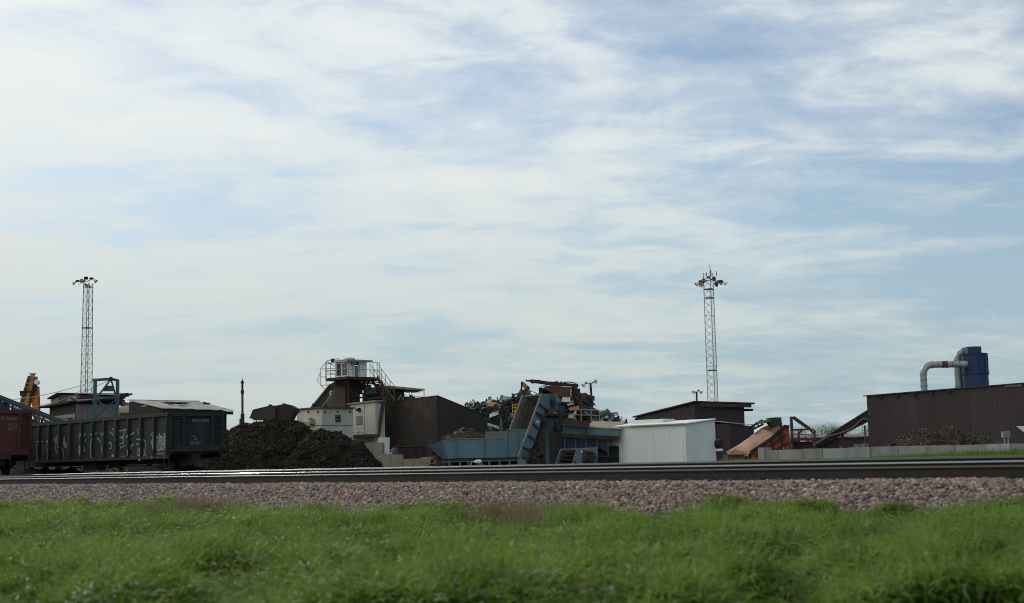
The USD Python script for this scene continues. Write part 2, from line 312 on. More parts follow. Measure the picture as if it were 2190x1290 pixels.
MT['stone'] = usdkit.material(stage, '/World/Looks/stone', {"o": ("object_info", {}), "r": ("rgb_ramp", {"interpolate": False, "ramp": [(0, (0.05, 0.05, 0.048)), (0.13, (0.105, 0.095, 0.088)), (0.30, (0.22, 0.142, 0.108)), (0.56, (0.285, 0.18, 0.138)), (0.77, (0.175, 0.148, 0.122)), (0.90, (0.34, 0.255, 0.215)), (0.97, (0.38, 0.35, 0.31))]}),
    "p": ("principled_bsdf", {"roughness": 0.85})}, [("o.random", "r.fac"), ("r.color", "p.base_color")], surface="p.BSDF")

# ---------------------------------------------------------------- ground
def strip(profile, t0, t1, seg, jitter=None):
    """a sheet along the railway: profile of (n, z), swept from t0 to t1"""
    ts = np.linspace(t0, t1, seg); v = np.array([NM * n + TR * t + UZ * z for t in ts for n, z in profile]); k = len(profile)
    i, j = np.meshgrid(np.arange(seg - 1), np.arange(k - 1), indexing='ij'); a = (i * k + j).ravel()
    f = np.vstack([np.c_[a, a + 1, a + k + 1], np.c_[a, a + k + 1, a + k]])
    t = M(v, f)
    if t.face_normals[:, 2].mean() < 0: t.invert()
    return t
VERGE = [(-900, -0.9), (-30, -0.9), (-2, -0.75), (9, -0.62), (14, -0.52), (18.9, -0.34), (20.0, -0.2), (24, -0.05), (30, 0.0)]
def verge_z(n): return np.interp(n, [a for a, b in VERGE], [b for a, b in VERGE])
obj('verge_ground', strip(VERGE[:7], -900, 900, 90), 'verge_soil', kind='structure', label='grassy verge sloping down from the railway towards the road')
obj('yard_ground', strip([(20.0, -0.2), (24, -0.05), (30, 0.0), (60, 0.0), (1500, 0.0)], -1500, 1500, 60), 'yard_dirt', kind='structure', label='bare dirt ground of the scrap yard behind the tracks')
obj('ballast_bed', strip([(18.7, -0.40), (20.25, 0.33), (21.8, 0.40), (23.4, 0.42), (24.6, 0.44), (27.4, 0.52), (29.0, -0.03)], -160, 160, 60), 'ballast_base', kind='structure', label='raised bed of pinkish crushed stone under the tracks')

# rails: near track canted so its far rail stands higher
def rail_mesh(n, z, t0, t1):
    prof = [(-0.076, 0), (0.076, 0), (0.076, 0.012), (0.016, 0.032), (0.010, 0.135), (0.036, 0.150), (0.036, 0.178), (0.028, 0.186), (-0.028, 0.186), (-0.036, 0.178), (-0.036, 0.150), (-0.010, 0.135), (-0.016, 0.032), (-0.076, 0.012)]
    p = [NM * (n + a) + UZ * (z - 0.186 + b) + TR * t0 for a, b in prof]
    return plate(p, TR * (t1 - t0))
def head_strip(n, z, t0, t1, side, w=0.028):
    """polished running surface wrapped over the gauge corner (side -1: towards the camera)"""
    o = 0.0015; pr = [(0.028 * -side, 0.186 + o), (0.012 * side, 0.186 + o)] + [((0.022 + 0.0155 * math.sin(q)) * side, 0.172 + 0.0155 * math.cos(q)) for q in np.linspace(0, math.pi / 2, 7)] + [((0.036 + o) * side, 0.186 - w)]
    v = [NM * (n + a) + UZ * (z - 0.186 + b) + TR * t for t in np.linspace(t0, t1, 2) for a, b in pr]; k = len(pr); f = []
    for j in range(k - 1): f += [[j, j + 1, j + 1 + k], [j, j + 1 + k, j + k]]
    t = M(v, f)
    if t.face_normals[:, 2].mean() < 0: t.invert()
    return t
def track(label, n, z, cant, t0, t1, near_mat, far_mat, near_w):
    x = thing('railway_track', label, 'railway track', NM * n)
    r = obj('rail', rail_mesh(n, z, t0, t1), 'rail_rust', x); obj('running_surface', head_strip(n, z, t0, t1, -1, near_w), near_mat, r, smooth=True)
    r = obj('rail', rail_mesh(n + 1.51, z + cant, t0, t1), 'rail_rust', x); obj('running_surface', head_strip(n + 1.51, z + cant, t0, t1, -1), far_mat, r, smooth=True)
    tt, k = max(t0, -62), 0
    while tt < min(t1, 22):
        s = cant / 1.51; c = NM * (n + 0.755) + TR * tt + UZ * (z + cant / 2 - 0.186 - 0.10)
        d = NM + UZ * s; d /= np.linalg.norm(d); obj('sleeper', obox(c, TR * 0.115, d * 1.3, UZ * 0.085), 'sleeper_wood', x); tt += 0.56
    return x
track('nearest railway track, its far rail polished bright, running along the stone bed', 21.1, CZ - 0.19, 0.072, -160, 160, 'rail_dull', 'rail_polish', 0.016)
track('second railway track just behind the nearest one, carrying the red gondola wagon', 25.35, CZ - 0.055, 0.02, -160, 160, 'rail_dull', 'rail_dull', 0.02)
track('yard track behind the other two, under the graffitied black gondola wagon', 30.45, 0.2, 0.0, -70, -6, 'rail_dull', 'rail_dull', 0.02)

# ballast stones
def instancer(name, protos, pos, yaw, sc, idx, label, mats, tilt=None):
    p = uniq('/World', name); pi = UsdGeom.PointInstancer.Define(stage, p); paths = []
    for k, (me, mt) in enumerate(zip(protos, mats)):
        q = f'{p}/source_{k:03d}' if k else f'{p}/source'
        usdkit.mesh(stage, q, me, MT[mt], smooth=False); paths.append(Sdf.Path(q))
    pi.CreatePrototypesRel().SetTargets(paths); n = len(pos)
    pi.CreateProtoIndicesAttr(Vt.IntArray.FromNumpy(np.asarray(idx, np.int32))); pi.CreatePositionsAttr(Vt.Vec3fArray.FromNumpy(np.asarray(pos, np.float32)))
    h = np.asarray(yaw) / 2; q = np.zeros((n, 4))
    q[:, 0] = np.cos(h); q[:, 3] = np.sin(h)
    if tilt is not None:
        c, s = np.cos(tilt / 2), np.sin(tilt / 2); q = np.c_[np.cos(h) * c, np.cos(h) * s, np.sin(h) * s, np.sin(h) * c]
    pi.CreateOrientationsAttr(Vt.QuathArray([Gf.Quath(float(a), float(b), float(c), float(d)) for a, b, c, d in q]))
    sc = np.asarray(sc); sc = np.c_[sc, sc, sc] if sc.ndim == 1 else sc
    pi.CreateScalesAttr(Vt.Vec3fArray.FromNumpy(sc.astype(np.float32))); tag(pi.GetPrim(), label, None, None, 'stuff')
    return p
def in_view(p, margin=0.07):
    return np.abs(p[:, 0] / np.maximum(p[:, 1], 0.1)) < 0.3776 + margin
def stones():
    out = []
    for k in range(5):
        t = trimesh.creation.icosphere(0); v = t.vertices * (0.6 + 0.7 * NR.random((len(t.vertices), 1))) * np.array([1, 0.8, 0.6]); out.append(M(v, t.faces))
    return out
N = 120000; n = NR.uniform(18.75, 20.95, N); t = NR.uniform(-52, 19, N)
pp = NM * n[:, None] + TR * t[:, None]; keep = in_view(pp); n, t, pp = n[keep], t[keep], pp[keep]
d = pp[:, 1]; keep = NR.random(len(n)) < np.clip(30 / d, 0.35, 1); n, pp = n[keep], pp[keep]
pp[:, 2] = np.interp(n, [18.7, 20.25, 21.8], [-0.40, 0.33, 0.40]) + NR.uniform(-0.01, 0.03, len(n)) + 0.04 * (meshkit.noise(pp * 0.8) - 0.5)
instancer('ballast_stones', stones(), pp, NR.uniform(0, 6.28, len(n)), 0.020 + 0.045 * NR.random(len(n)) ** 1.8, NR.integers(0, 5, len(n)), 'pinkish grey crushed stones covering the railway bed', ['stone'] * 5, NR.uniform(-0.6, 0.6, len(n)))

# grass
def blade(h, w, lean, az, x, y, curl=0.5, n=4):
    v, f = [], []; ca, sa = math.cos(az), math.sin(az)
    for i in range(n + 1):
        u = i / n; r = lean * h * u ** (1 + curl); z = h * (u - 0.25 * lean * u * u); ww = w * (1 - u ** 1.6) + 0.0004
        for s in (-1, 1): v.append((x + ca * r - sa * s * ww, y + sa * r + ca * s * ww, z))
    for i in range(n): a = 2 * i; f += [[a, a + 1, a + 3], [a, a + 3, a + 2]]
    return M(v, f)
def clump(nb, h0, h1, w, spread, lean=0.7):
    return join([blade(R.uniform(h0, h1), R.uniform(w * 0.7, w * 1.3), R.uniform(0.15, lean), R.uniform(0, 6.28), R.gauss(0, spread), R.gauss(0, spread)) for _ in range(nb)])
def leafy(nb, l0, l1, w, spread, up):
    """arching leaves that show their flat sides"""
    o = []
    for _ in range(nb):
        h, az = R.uniform(l0, l1), R.uniform(0, 6.28); x, y = R.gauss(0, spread), R.gauss(0, spread); ca, sa = math.cos(az), math.sin(az); v, f = [], []; e = R.uniform(0.5, 1.15) * up; k = 5; px, pz = 0.0, 0.0; ww0 = R.uniform(.7, 1.3) * w; tw = R.uniform(-.9, .9)
        for i in range(k + 1):
            u = i / k; ww = ww0 * (0.45 + u * 1.4 if u < .35 else 1.05 * (1 - ((u - .35) / .65) ** 1.8)) + .0006; an = e * 1.35 - u * 1.9
            for sd_ in (-1, 1): v.append((x + ca * px - sa * sd_ * ww, y + sa * px + ca * sd_ * ww, pz + sd_ * ww * math.sin(tw)))
            px += h / k * math.cos(an); pz += h / k * math.sin(an)
        for i in range(k): q = 2 * i; f += [[q, q + 1, q + 3], [q, q + 3, q + 2]]
        o.append(M(v, f))
    return join(o)
clumps = [leafy(16, .12, .30, .0065, .07, 1.0) for _ in range(3)] + [leafy(11, .10, .22, .013, .06, .9) for _ in range(3)] + [clump(10, .16, .36, .004, .05, .9) for _ in range(2)]
def mound(p):
    """lumpy tussocks: 0..1"""
    q = np.c_[p[:, :2], 0 * p[:, 0]]; return 0.45 * meshkit.fbm(q * 0.6 + 9, 2) + 0.55 * meshkit.noise(q * [1.5, 1.0, 1.0] + 31)
def grass_field(cnt, y0, y1, dens):
    Y = np.sqrt(NR.uniform(y0 ** 2, y1 ** 2, cnt)); X = NR.uniform(-0.46, 0.46, cnt) * Y; p = np.c_[X, Y, 0 * X]; n = p @ NM
    nb = 19.3 + .35 * np.clip(p[:, 0] / 6, -.6, 1) + 0.8 * (meshkit.noise(np.c_[p[:, :2] * 0.35, 0 * X]) - 0.5) + 0.7 * (meshkit.noise(np.c_[p[:, :2] * 1.3, 0 * X + 3]) - 0.5)
    k = (n < nb) & (NR.random(cnt) < dens); p, n = p[k], n[k]
    mo = mound(p); g = np.clip((mo - .28) / .42, 0, 1); p[:, 2] = np.maximum(verge_z(n), np.interp(n, [18.7, 20.25], [-0.40, 0.33])) - 0.05 + 0.26 * (g - .35)
    edge = np.clip((20.2 - n) / 1.6, 0.35, 1)
    return p, (0.55 + 0.85 * g) * NR.uniform(0.7, 1.3, len(n)) * edge
a, sa_ = grass_field(100000, 10.5, 26, 1.0); b, sb_ = grass_field(60000, 26, 52, 0.8)
pos, scl = np.vstack([a, b]), np.r_[sa_, sb_]
ix = NR.choice(8, len(pos), p=[.17, .17, .16, .13, .12, .10, .08, .07])
instancer('verge_grass', clumps, pos, NR.uniform(0, 6.28, len(pos)), np.c_[scl * .5 + .6, scl * .5 + .6, scl], ix, 'long lush green grass covering the verge in front of the railway', ['grass_blade'] * 8, NR.uniform(0, .35, len(pos)))
k = NR.random(len(pos)) < .016
instancer('pale_grass_tips', [leafy(2, .08, .16, .008, .05, .5) for _ in range(2)], pos[k] + UZ * (.15 * scl[k])[:, None], NR.uniform(0, 6.28, k.sum()), scl[k], NR.integers(0, 2, k.sum()), 'pale shiny leaves and seed heads dotted through the verge grass', ['pale_leaf'] * 2)
# broad-leaved weeds, dry stalks
k = NR.choice(len(pos), 5200, replace=False); k = k[mound(pos[k] + [40, 7, 0]) > .50]; wp = pos[k]
instancer('verge_weeds', [leafy(14, .12, .27, .019, .05, 1.0), leafy(10, .18, .36, .015, .04, 1.15), leafy(18, .10, .20, .018, .07, .8)], wp + UZ * .03, NR.uniform(0, 6.28, len(k)), NR.uniform(.7, 1.35, len(k)), NR.integers(0, 3, len(k)), 'broad leaved weeds growing in clusters among the verge grass', ['weed_leaf'] * 3)
k = NR.choice(len(pos), 1500, replace=False); wp = pos[k]
instancer('dry_stalks', [clump(4, .28, .55, .0035, .05, .6) for _ in range(2)], wp, NR.uniform(0, 6.28, len(k)), NR.uniform(.7, 1.2, len(k)), NR.integers(0, 2, len(k)), 'thin dry straw stalks scattered through the verge grass', ['dry_weed'] * 2)
for (px, py, Y, cnt, sx_, lab) in ((1080, 1100, 23.0, 420, .45, 'patch of brown dry weeds in the grass below the middle of the track'), (388, 1090, 32.0, 320, .5, 'greyish dry weed stems in the grass on the left')):
    c = P(px, py, Y); q = np.c_[NR.normal(c[0], sx_, cnt), NR.normal(c[1], 0.8, cnt), np.zeros(cnt)]; q[:, 2] = verge_z(q @ NM) + .1
    instancer('dry_weeds', [clump(14, 0.30, 0.62, 0.005, 0.06, 0.8), leafy(8, .2, .4, .012, .05, 1.1)], q, NR.uniform(0, 6.28, cnt), NR.uniform(0.7, 1.2, cnt), NR.integers(0, 2, cnt), lab, ['dry_weed'] * 2)

# ---------------------------------------------------------------- gondola wagons
def ribbon(pl, pts, w, off, offs=None):
    """a painted stroke on a plane, pts in (s, z)"""
    p = np.asarray(pts, float); t = np.gradient(p, axis=0); t /= np.linalg.norm(t, axis=1, keepdims=True) + 1e-9; q = np.c_[-t[:, 1], t[:, 0]]
    v, f = [], []
    for i in range(len(p) - 1):
        o = offs((p[i] + p[i + 1])[0] / 2) if offs else off; k = len(v)
        for a, b in ((p[i], q[i]), (p[i + 1], q[i + 1])):
            for s in (-1, 1): v.append(pl.W(a[0] + s * b[0] * w / 2, a[1] + s * b[1] * w / 2, o))
        f += [[k, k + 1, k + 3], [k, k + 3, k + 2]]
    t_ = M(v, f)
    if (t_.face_normals @ pl.n).mean() < 0: t_.invert()
    return t_
def curve(pts, n=7):
    """Catmull-Rom through points"""
    p = np.asarray(pts, float); p = np.vstack([2 * p[0] - p[1], p, 2 * p[-1] - p[-2]]); o = []
    for i in range(1, len(p) - 2):
        for u in np.linspace(0, 1, n, endpoint=False):
            a, b, c, d = p[i - 1:i + 3]; o.append(0.5 * (2 * b + (c - a) * u + (2 * a - 5 * b + 4 * c - d) * u * u + (3 * b - a - 3 * c + d) * u ** 3))
    return np.array(o + [p[-2]])
def letters(pl, text, px, py, h, off, center=True):
    t = meshkit.text_mesh(text, h, 0.004); s, z = pl.S(px, py); b = t.bounds
    x = t.vertices[:, 0] - ((b[0, 0] + b[1, 0]) / 2 if center else b[0, 0]); y = t.vertices[:, 1] - h / 2
    v = pl.o + pl.d * (s + x)[:, None] + UZ * (z + y)[:, None] + pl.n * (off + t.vertices[:, 2])[:, None]
    t2 = M(v, t.faces); t2.fix_normals(); return t2
def bogie(x, c, rail_z):
    """a two-axle freight bogie about c (on the track centre line)"""
    p = obj('bogie', [beam(c - NM * 1.0 + UZ * 0.62, c + NM * 1.0 + UZ * 0.62, 0.4, 0.3)] +
        [plate([c + NM * s * 1.0 + TR * a + UZ * b for a, b in ((-1.15, 0.50), (-0.75, 0.36), (-0.3, 0.24), (0.3, 0.24), (0.75, 0.36), (1.15, 0.50), (1.15, 0.66), (0.45, 0.82), (-0.45, 0.82), (-1.15, 0.66))], NM * 0.14 * s) for s in (-1, 1)], 'black_steel', x)
    for a in (-0.88, 0.88):
        obj('wheelset', [lathe([(0, -0.07), (0.46, -0.07), (0.49, -0.07), (0.46, -0.03), (0.455, 0.07), (0.40, 0.07), (0.38, 0.02), (0.16, 0.02), (0.14, 0.06), (0, 0.06)], c + TR * a + NM * s * 0.76 + UZ * 0.455, NM * s, 24) for s in (-1, 1)] +
            [tube([c + TR * a - NM * 0.9 + UZ * 0.455, c + TR * a + NM * 0.9 + UZ * 0.455], 0.09, 8)], 'rail_rust', p)
def gondola(label, corner, L, Wd, z_top, z_bot, rail_z, paint, nribs, ribw):
    """corner: near bottom corner at the right end; the body runs back along -TR and across along NM"""
    c = np.array([corner[0], corner[1], 0.0]); mid = c - TR * L / 2 + NM * Wd / 2
    x = thing('gondola_wagon', label, 'freight wagon', mid + UZ * rail_z)
    side, end = Plane(c, TR), Plane(c, NM)     # s of the side runs from -L to 0
    a = lambda s, n, z: c + TR * s + NM * n + UZ * z
    th = 0.05; zf = z_bot + 0.25
    obj('side_wall', obox(a(-L / 2, th / 2 + 0.07, (z_bot + z_top) / 2), TR * L / 2, NM * th / 2, UZ * (z_top - z_bot) / 2), paint, x)
    obj('side_wall', obox(a(-L / 2, Wd - th / 2 - 0.07, (z_bot + z_top) / 2), TR * L / 2, NM * th / 2, UZ * (z_top - z_bot) / 2), paint, x)
    ze = z_bot + 0.42
    for s in (-0.10, -L + 0.10):
        obj('end_wall', obox(a(s, Wd / 2, (ze + z_top) / 2), TR * th / 2, NM * (Wd / 2 - 0.13), UZ * (z_top - ze) / 2), paint, x)
    obj('floor', obox(a(-L / 2, Wd / 2, zf), TR * (L / 2 - 0.15), NM * (Wd / 2 - 0.13), UZ * 0.05), 'black_steel', x)
    obj('centre_sill', obox(a(-L / 2, Wd / 2, z_bot - 0.02), TR * L / 2, NM * 0.22, UZ * 0.2), 'black_steel', x)
    for s0, n0, d, l in ((-L / 2, 0.06, TR, L / 2 + 0.02), (-L / 2, Wd - 0.06, TR, L / 2 + 0.02)):
        obj('top_rail', obox(a(s0, n0, z_top), d * l, (NM if d is TR else TR) * 0.09, UZ * 0.085), paint, x)
    for s0 in (-0.06, -L + 0.06): obj('top_rail', obox(a(s0, Wd / 2, z_top - 0.006), TR * 0.085, NM * (Wd / 2 - 0.16), UZ * 0.085), paint, x)
    obj('side_sill', obox(a(-L / 2, 0.05, z_bot + 0.06), TR * L / 2, NM * 0.07, UZ * 0.075), paint, x)
    for k in range(nribs):
        s = -L + L * (k + 0.5) / nribs if nribs < 3 else -0.06 - (L - 0.12) * k / (nribs - 1)
        w = ribw if 0 < k < nribs - 1 else 0.08
        obj('rib', obox(a(s, -0.005, (z_bot + z_top) / 2 + 0.02), TR * w / 2, NM * 0.075, UZ * ((z_top - z_bot) / 2 - 0.11)), paint, x)
        if 0 < k < nribs - 1: obj('rib', obox(a(s, Wd + 0.005, (z_bot + z_top) / 2 + 0.02), TR * w / 2, NM * 0.075, UZ * ((z_top - z_bot) / 2 - 0.11)), paint, x)
    # end: raised panel, posts, rungs
    for n0 in (0.10, Wd * 0.27, Wd * 0.79, Wd - 0.10):
        obj('end_post', obox(a(-0.03, n0, (ze + z_top) / 2 - 0.03), TR * 0.07, NM * 0.06, UZ * ((z_top - ze) / 2 - 0.06)), paint, x)
    obj('end_beam', obox(a(0.02, Wd / 2, ze + 0.02), TR * 0.12, NM * (Wd / 2 - 0.25), UZ * 0.09), paint, x)
    for k in range(5):
        z = ze + 0.12 + (z_top - ze - 0.3) * k / 4
        obj('ladder_rung', tube([a(0.08, Wd * 0.80, z), a(0.08, Wd - 0.08, z)], 0.016, 5), paint, x); obj('ladder_rung', tube([a(0.08, 0.10, z), a(0.08, Wd * 0.26, z)], 0.016, 5), paint, x)
    for n0 in (0.1, Wd - 0.1): obj('stirrup_step', [beam(a(-0.05, n0, z_bot), a(-0.05, n0, z_bot - 0.45), 0.05), beam(a(-0.5, n0, z_bot), a(-0.5, n0, z_bot - 0.45), 0.05), beam(a(-0.5, n0, z_bot - 0.45), a(-0.05, n0, z_bot - 0.45), 0.05)], 'black_steel', x)
    obj('coupler', [beam(a(0, Wd / 2, rail_z + 0.88), a(0.62, Wd / 2, rail_z + 0.88), 0.2, 0.24), box(a(0.68, Wd / 2, rail_z + 0.88), (0.24, 0.3, 0.3), -YAW)], 'dark_rust', x)
    obj('brake_pipe', tube(curve([a(0.0, Wd * .62, rail_z + 0.85), a(0.25, Wd * .63, rail_z + 0.6), a(0.45, Wd * .6, rail_z + 0.45), a(0.6, Wd * .56, rail_z + 0.55)]), 0.03, 6), 'rubber', x)
    obj('brake_gear', [obox(a(-L * 0.5, Wd * 0.25, z_bot - 0.28), TR * 0.7, NM * 0.25, UZ * 0.17), obox(a(-L * 0.38, Wd * 0.3, z_bot - 0.22), TR * 0.45, NM * 0.2, UZ * 0.14), tube([a(-L * 0.62, 0.6, z_bot - 0.3), a(-L * 0.2, 0.6, z_bot - 0.3)], 0.03, 5)], 'black_steel', x)
    for s in (-2.1, -L + 2.1): bogie(x, a(s, Wd / 2, rail_z), rail_z)
    return x, side, end

g0 = P(360, 881, 60.0); zt = g0[2] - 0.085; zb = P(360, 980, 60.0)[2]
gx, gs, ge = gondola('black gondola freight wagon covered in chalky white graffiti beside the dark heap', g0, 17.0, 2.8, zt, zb, 0.2, 'dark_paint', 15, 0.17)
def rib_off(s_):
    k = round((-0.06 - s_) * 14 / (17.0 - 0.12)); return 0.085 if abs(s_ - (-0.06 - (17.0 - 0.12) * k / 14)) < 0.095 else -0.066
GO = 0.012 - 0.07   # wall face lies 0.07 behind the plane
def stroke(pts, w=0.05, off=GO): return ribbon(gs, [gs.S(*q) for q in curve(pts, 9)], w, off, rib_off)
def line(pts, w=0.05): return ribbon(gs, [gs.S(*(np.array(a) + (np.array(b) - a) * u)) for a, b in zip(pts[:-1], pts[1:]) for u in np.linspace(0, 1, 8)], w, GO, rib_off)
gf = [line([(80, 945), (89, 944)]), line([(81, 946), (82, 953), (83, 988)]), line([(88, 950), (90, 960), (86, 986)]), line([(96, 944), (106, 944), (104, 951), (97, 950)]), line([(98, 952), (96, 965), (103, 965), (99, 985)]), line([(105, 960), (104, 975), (107, 986)]),
      stroke([(113, 940), (118, 946), (124, 938)]), stroke([(118, 946), (116, 958), (120, 972), (123, 986)]), line([(120, 950), (119, 960)]), stroke([(128, 955), (132, 965), (134, 980), (138, 988)]),
      stroke([(191, 937), (197, 930), (204, 926)]), stroke([(200, 938), (197, 952), (197, 968), (200, 982)]), stroke([(205, 937), (211, 943), (212, 948)]), line([(212, 925), (219, 938), (225, 926)], .045), stroke([(219, 938), (221, 955), (220, 975), (216, 985)]),
      line([(231, 923), (241, 932), (246, 924)]), stroke([(237, 919), (240, 917), (242, 921), (239, 925)]), stroke([(231, 950), (232, 947), (235, 949), (235, 958), (232, 960)]),
      line([(252, 922), (263, 920), (266, 917)], .04), line([(263, 921), (262, 933), (253, 936), (262, 938), (262, 947), (253, 950), (255, 959), (265, 952)], .04), stroke([(266, 918), (269, 928), (269, 935)]),
      stroke([(272, 938), (278, 929), (284, 925)]), line([(283, 950), (277, 955), (276, 972), (281, 984)]), line([(276, 978), (284, 976)], .05), stroke([(291, 921), (294, 916), (297, 920), (294, 928), (291, 923)]),
      stroke([(289, 940), (300, 939), (308, 945), (308, 960), (304, 974)]), line([(289, 950), (295, 950), (293, 958)]), stroke([(293, 975), (298, 983), (304, 984)]), line([(304, 962), (309, 973), (302, 976)])]
rr = random.Random(5)
def scribble(cx, cy, w, h, n, wd):
    o = []
    for _ in range(n):
        q = [(cx + rr.uniform(-w, w), cy + rr.uniform(-h, h)) for _ in range(4)]; s = 0.35
        q = [(q[0][0] + (a - q[0][0]) * s, q[0][1] + (b - q[0][1]) * s) for a, b in q]; o.append(stroke(q, wd))
    return o
tags = [scribble(340, 946, 15, 19, 40, 0.06), scribble(175, 935, 6, 10, 12, 0.04), scribble(175, 964, 4, 12, 12, 0.04), scribble(136, 950, 5, 16, 14, 0.035), scribble(136, 985, 7, 3, 5, 0.03)]
for q in gf: obj('graffiti_stroke', q, 'graffiti_paint', gx)
for q in tags: obj('graffiti_tag', q, 'graffiti_paint', gx)
for q in (scribble(119, 938, 6, 7, 14, 0.04), scribble(328, 931, 6, 7, 9, 0.05)): obj('graffiti_tag', q, 'graffiti_pink', gx)
for q in ((191, 979, 201, 983), (254, 975, 264, 979.5), (80, 984, 88, 987), (326, 968.5, 349, 973)): obj('orange_sticker', gs.box(*q, out=GO, inn=-GO + 0.01), 'orange_sticker', gx)
obj('placard', [line([(292, 961), (302.5, 960.5), (302.5, 974), (292, 974.5), (292, 961)], .05), line([(296, 963), (296, 972)], .04), line([(299, 963), (299, 972)], .04)], 'lettering', gx)
obj('placard', [line([(236, 974), (241, 974)], .09), line([(236, 977.3), (241, 977.3)], .07)], 'lettering', gx)
obj('data_line', [line([(321 + 2 * k + rr.uniform(0, 1), 977.8), (322.3 + 2 * k + rr.uniform(0, .6), 977.7)], .06) for k in range(18)], 'lettering', gx)
EO = -0.05
obj('reporting_mark', letters(ge, 'NKCR 3001', 431, 899.5, 0.115, EO), 'lettering', gx)
obj('data_block', [letters(ge, s, px, py, 0.045, EO, False) for s, px, py in (('LD LMT', 410, 933.5), ('2631', 416, 937), ('LT WT', 415, 940), ('EXW 10-2 H 6-11', 409, 945), ('CAPY 200000', 409, 947.5), ('IL 52-6 CU FT', 409, 950))], 'lettering', gx)

rc = P(70, 877, 65.0); rn = rc - NM * 3.0
rx, rs, re = gondola('dark red gondola freight wagon cut off by the left edge', rn, 15.0, 3.0, rc[2] - 0.085, P(70, 985, 65)[2], 0.745, 'red_paint', 13, 0.15)
obj('reporting_mark', letters(re, 'CP 346254', 24, 894.5, 0.15, EO), 'lettering', rx)
obj('data_block', [letters(re, s, 18, py, 0.07, EO, False) for s, py in (('LD LMT 1946', 907), ('LT WT 684', 911.5), ('CAPY 1720', 915.2), ('NEW 7-93 LB', 918.8))], 'yellow_lettering', rx)

# ---------------------------------------------------------------- buildings
def corner(px, py, Y):
    c = P(px, py, Y); return Plane(c, TR), Plane(c, NM), c
def foot(pl, s0, s1): return pl.W(s0, 0), pl.W(s1, 0)
def shed(name, label, c, Ll, Lr, zl, zc, zr, wall_mat, zb=0.0, sid=None, pitch=0.3, base=None, cat='building'):
    """corner building: left face runs Ll back along -TR, right face Lr away along NM; top heights at left end, corner and right end"""
    c = np.array([c[0], c[1], 0.0]); x = thing(name, label, cat, c)
    pts = [c - TR * Ll, c, c + NM * Lr, c + NM * Lr - TR * Ll]
    obj('wall', prism(pts, zb, [zl, zc, zr, zl + zr - zc]), wall_mat, x)
    L_, R_ = Plane(c, TR), Plane(c, NM)
    if sid:
        obj('siding', siding(L_, -Ll, 0, zb, zl - .01, zc - .01, pitch), sid, x); obj('siding', siding(R_, 0, Lr, zb, zc - .01, zr - .01, pitch), sid, x)
    return x, L_, R_, pts
def slab(pts, th): return plate(pts, UZ * th)
def roof_over(pts, zs, th=0.08, o=0.15, lift=0.01):
    p = [np.array([a[0], a[1], z]) for a, z in zip(pts, zs)]; m_ = sum(p) / len(p); out = []
    for q in p:
        d = (q - m_) * [1, 1, 0]; out.append(q + d / np.linalg.norm(d) * o * 1.4 + UZ * lift)
    n = np.cross(out[1] - out[0], out[3] - out[0]); out[2] = out[1] + out[3] - out[0]
    return plate(out, UZ * th)

# dark rust-stained hall behind the hopper
L_, R_, c = corner(936, 848, 92); sl, zl = L_.S(822, 862); sr, zr = R_.S(1042, 892)
hx, HL, HR, hp = shed('dark_hall', 'dark rust-stained metal hall with a sloping roofline behind the blue hopper', c, -sl, sr, zl, c[2], zr, 'rust_stained', sid='rust_stained', pitch=0.55)
obj('roof', roof_over(hp, [zl, c[2], zr, zl + zr - c[2]], 0.07, 0.06), 'dark_brown', hx)

# white plant building: low front block and taller block behind
L_, R_, c = corner(688, 873.7, 90); sl, zl = L_.S(635, 879); sr, zr = R_.S(755, 875)
wx, WL, WR, wp = shed('control_building', 'dirty white two-block plant building under the control tower, half hidden by the dark heap', c, -sl, sr, c[2], c[2], c[2], 'dirty_white')
obj('roof', roof_over(wp, [c[2]] * 4, 0.10, 0.12), 'rust', wx)
obj('seam', [WL.box(636, 910.5, 688, 911.8, 0.02, 0.01), WR.box(688, 909.3, 755, 910.6, 0.02, 0.01)], 'grey_green', wx)
for k, (pl, q) in enumerate(((WL, 640), (WL, 660), (WL, 681), (WR, 694), (WR, 721), (WR, 748))): obj('hook', pl.box(q - .6, 879, q + .8, 883, 0.10, 0.0), 'black_steel', wx)
w = obj('window', WR.box(714, 885.3, 729.4, 904.3, 0.04, 0.0), 'dirty_white', wx); obj('pane', WR.box(716, 887.3, 727.8, 902.8, 0.045, 0.0), 'black_steel', w)
obj('louver', [WR.box(716, 888 + 3 * k, 727.8, 888.9 + 3 * k, 0.07, 0.0) for k in range(5)], 'grey_green', w)
a0, a1, z0, z1 = WL.rect(662, 897, 673.5, 907.5)
obj('vent_hood', [plate([WL.W(a0, z0, 0), WL.W(a0, z1, 0), WL.W(a0, z1 - 0.05, 0.22), WL.W(a0, z0 + 0.16, 0.45), WL.W(a0, z0, 0.45)], WL.d * (a1 - a0)), WL.sbox(a0 + .05, a0 + .35, z1, z1 + 0.10, 0.2, 0.0)], 'tan_band', wx)
obj('cabinet', WL.box(665, 920.5, 673, 932, 0.3, 0.0), 'red_orange', wx)
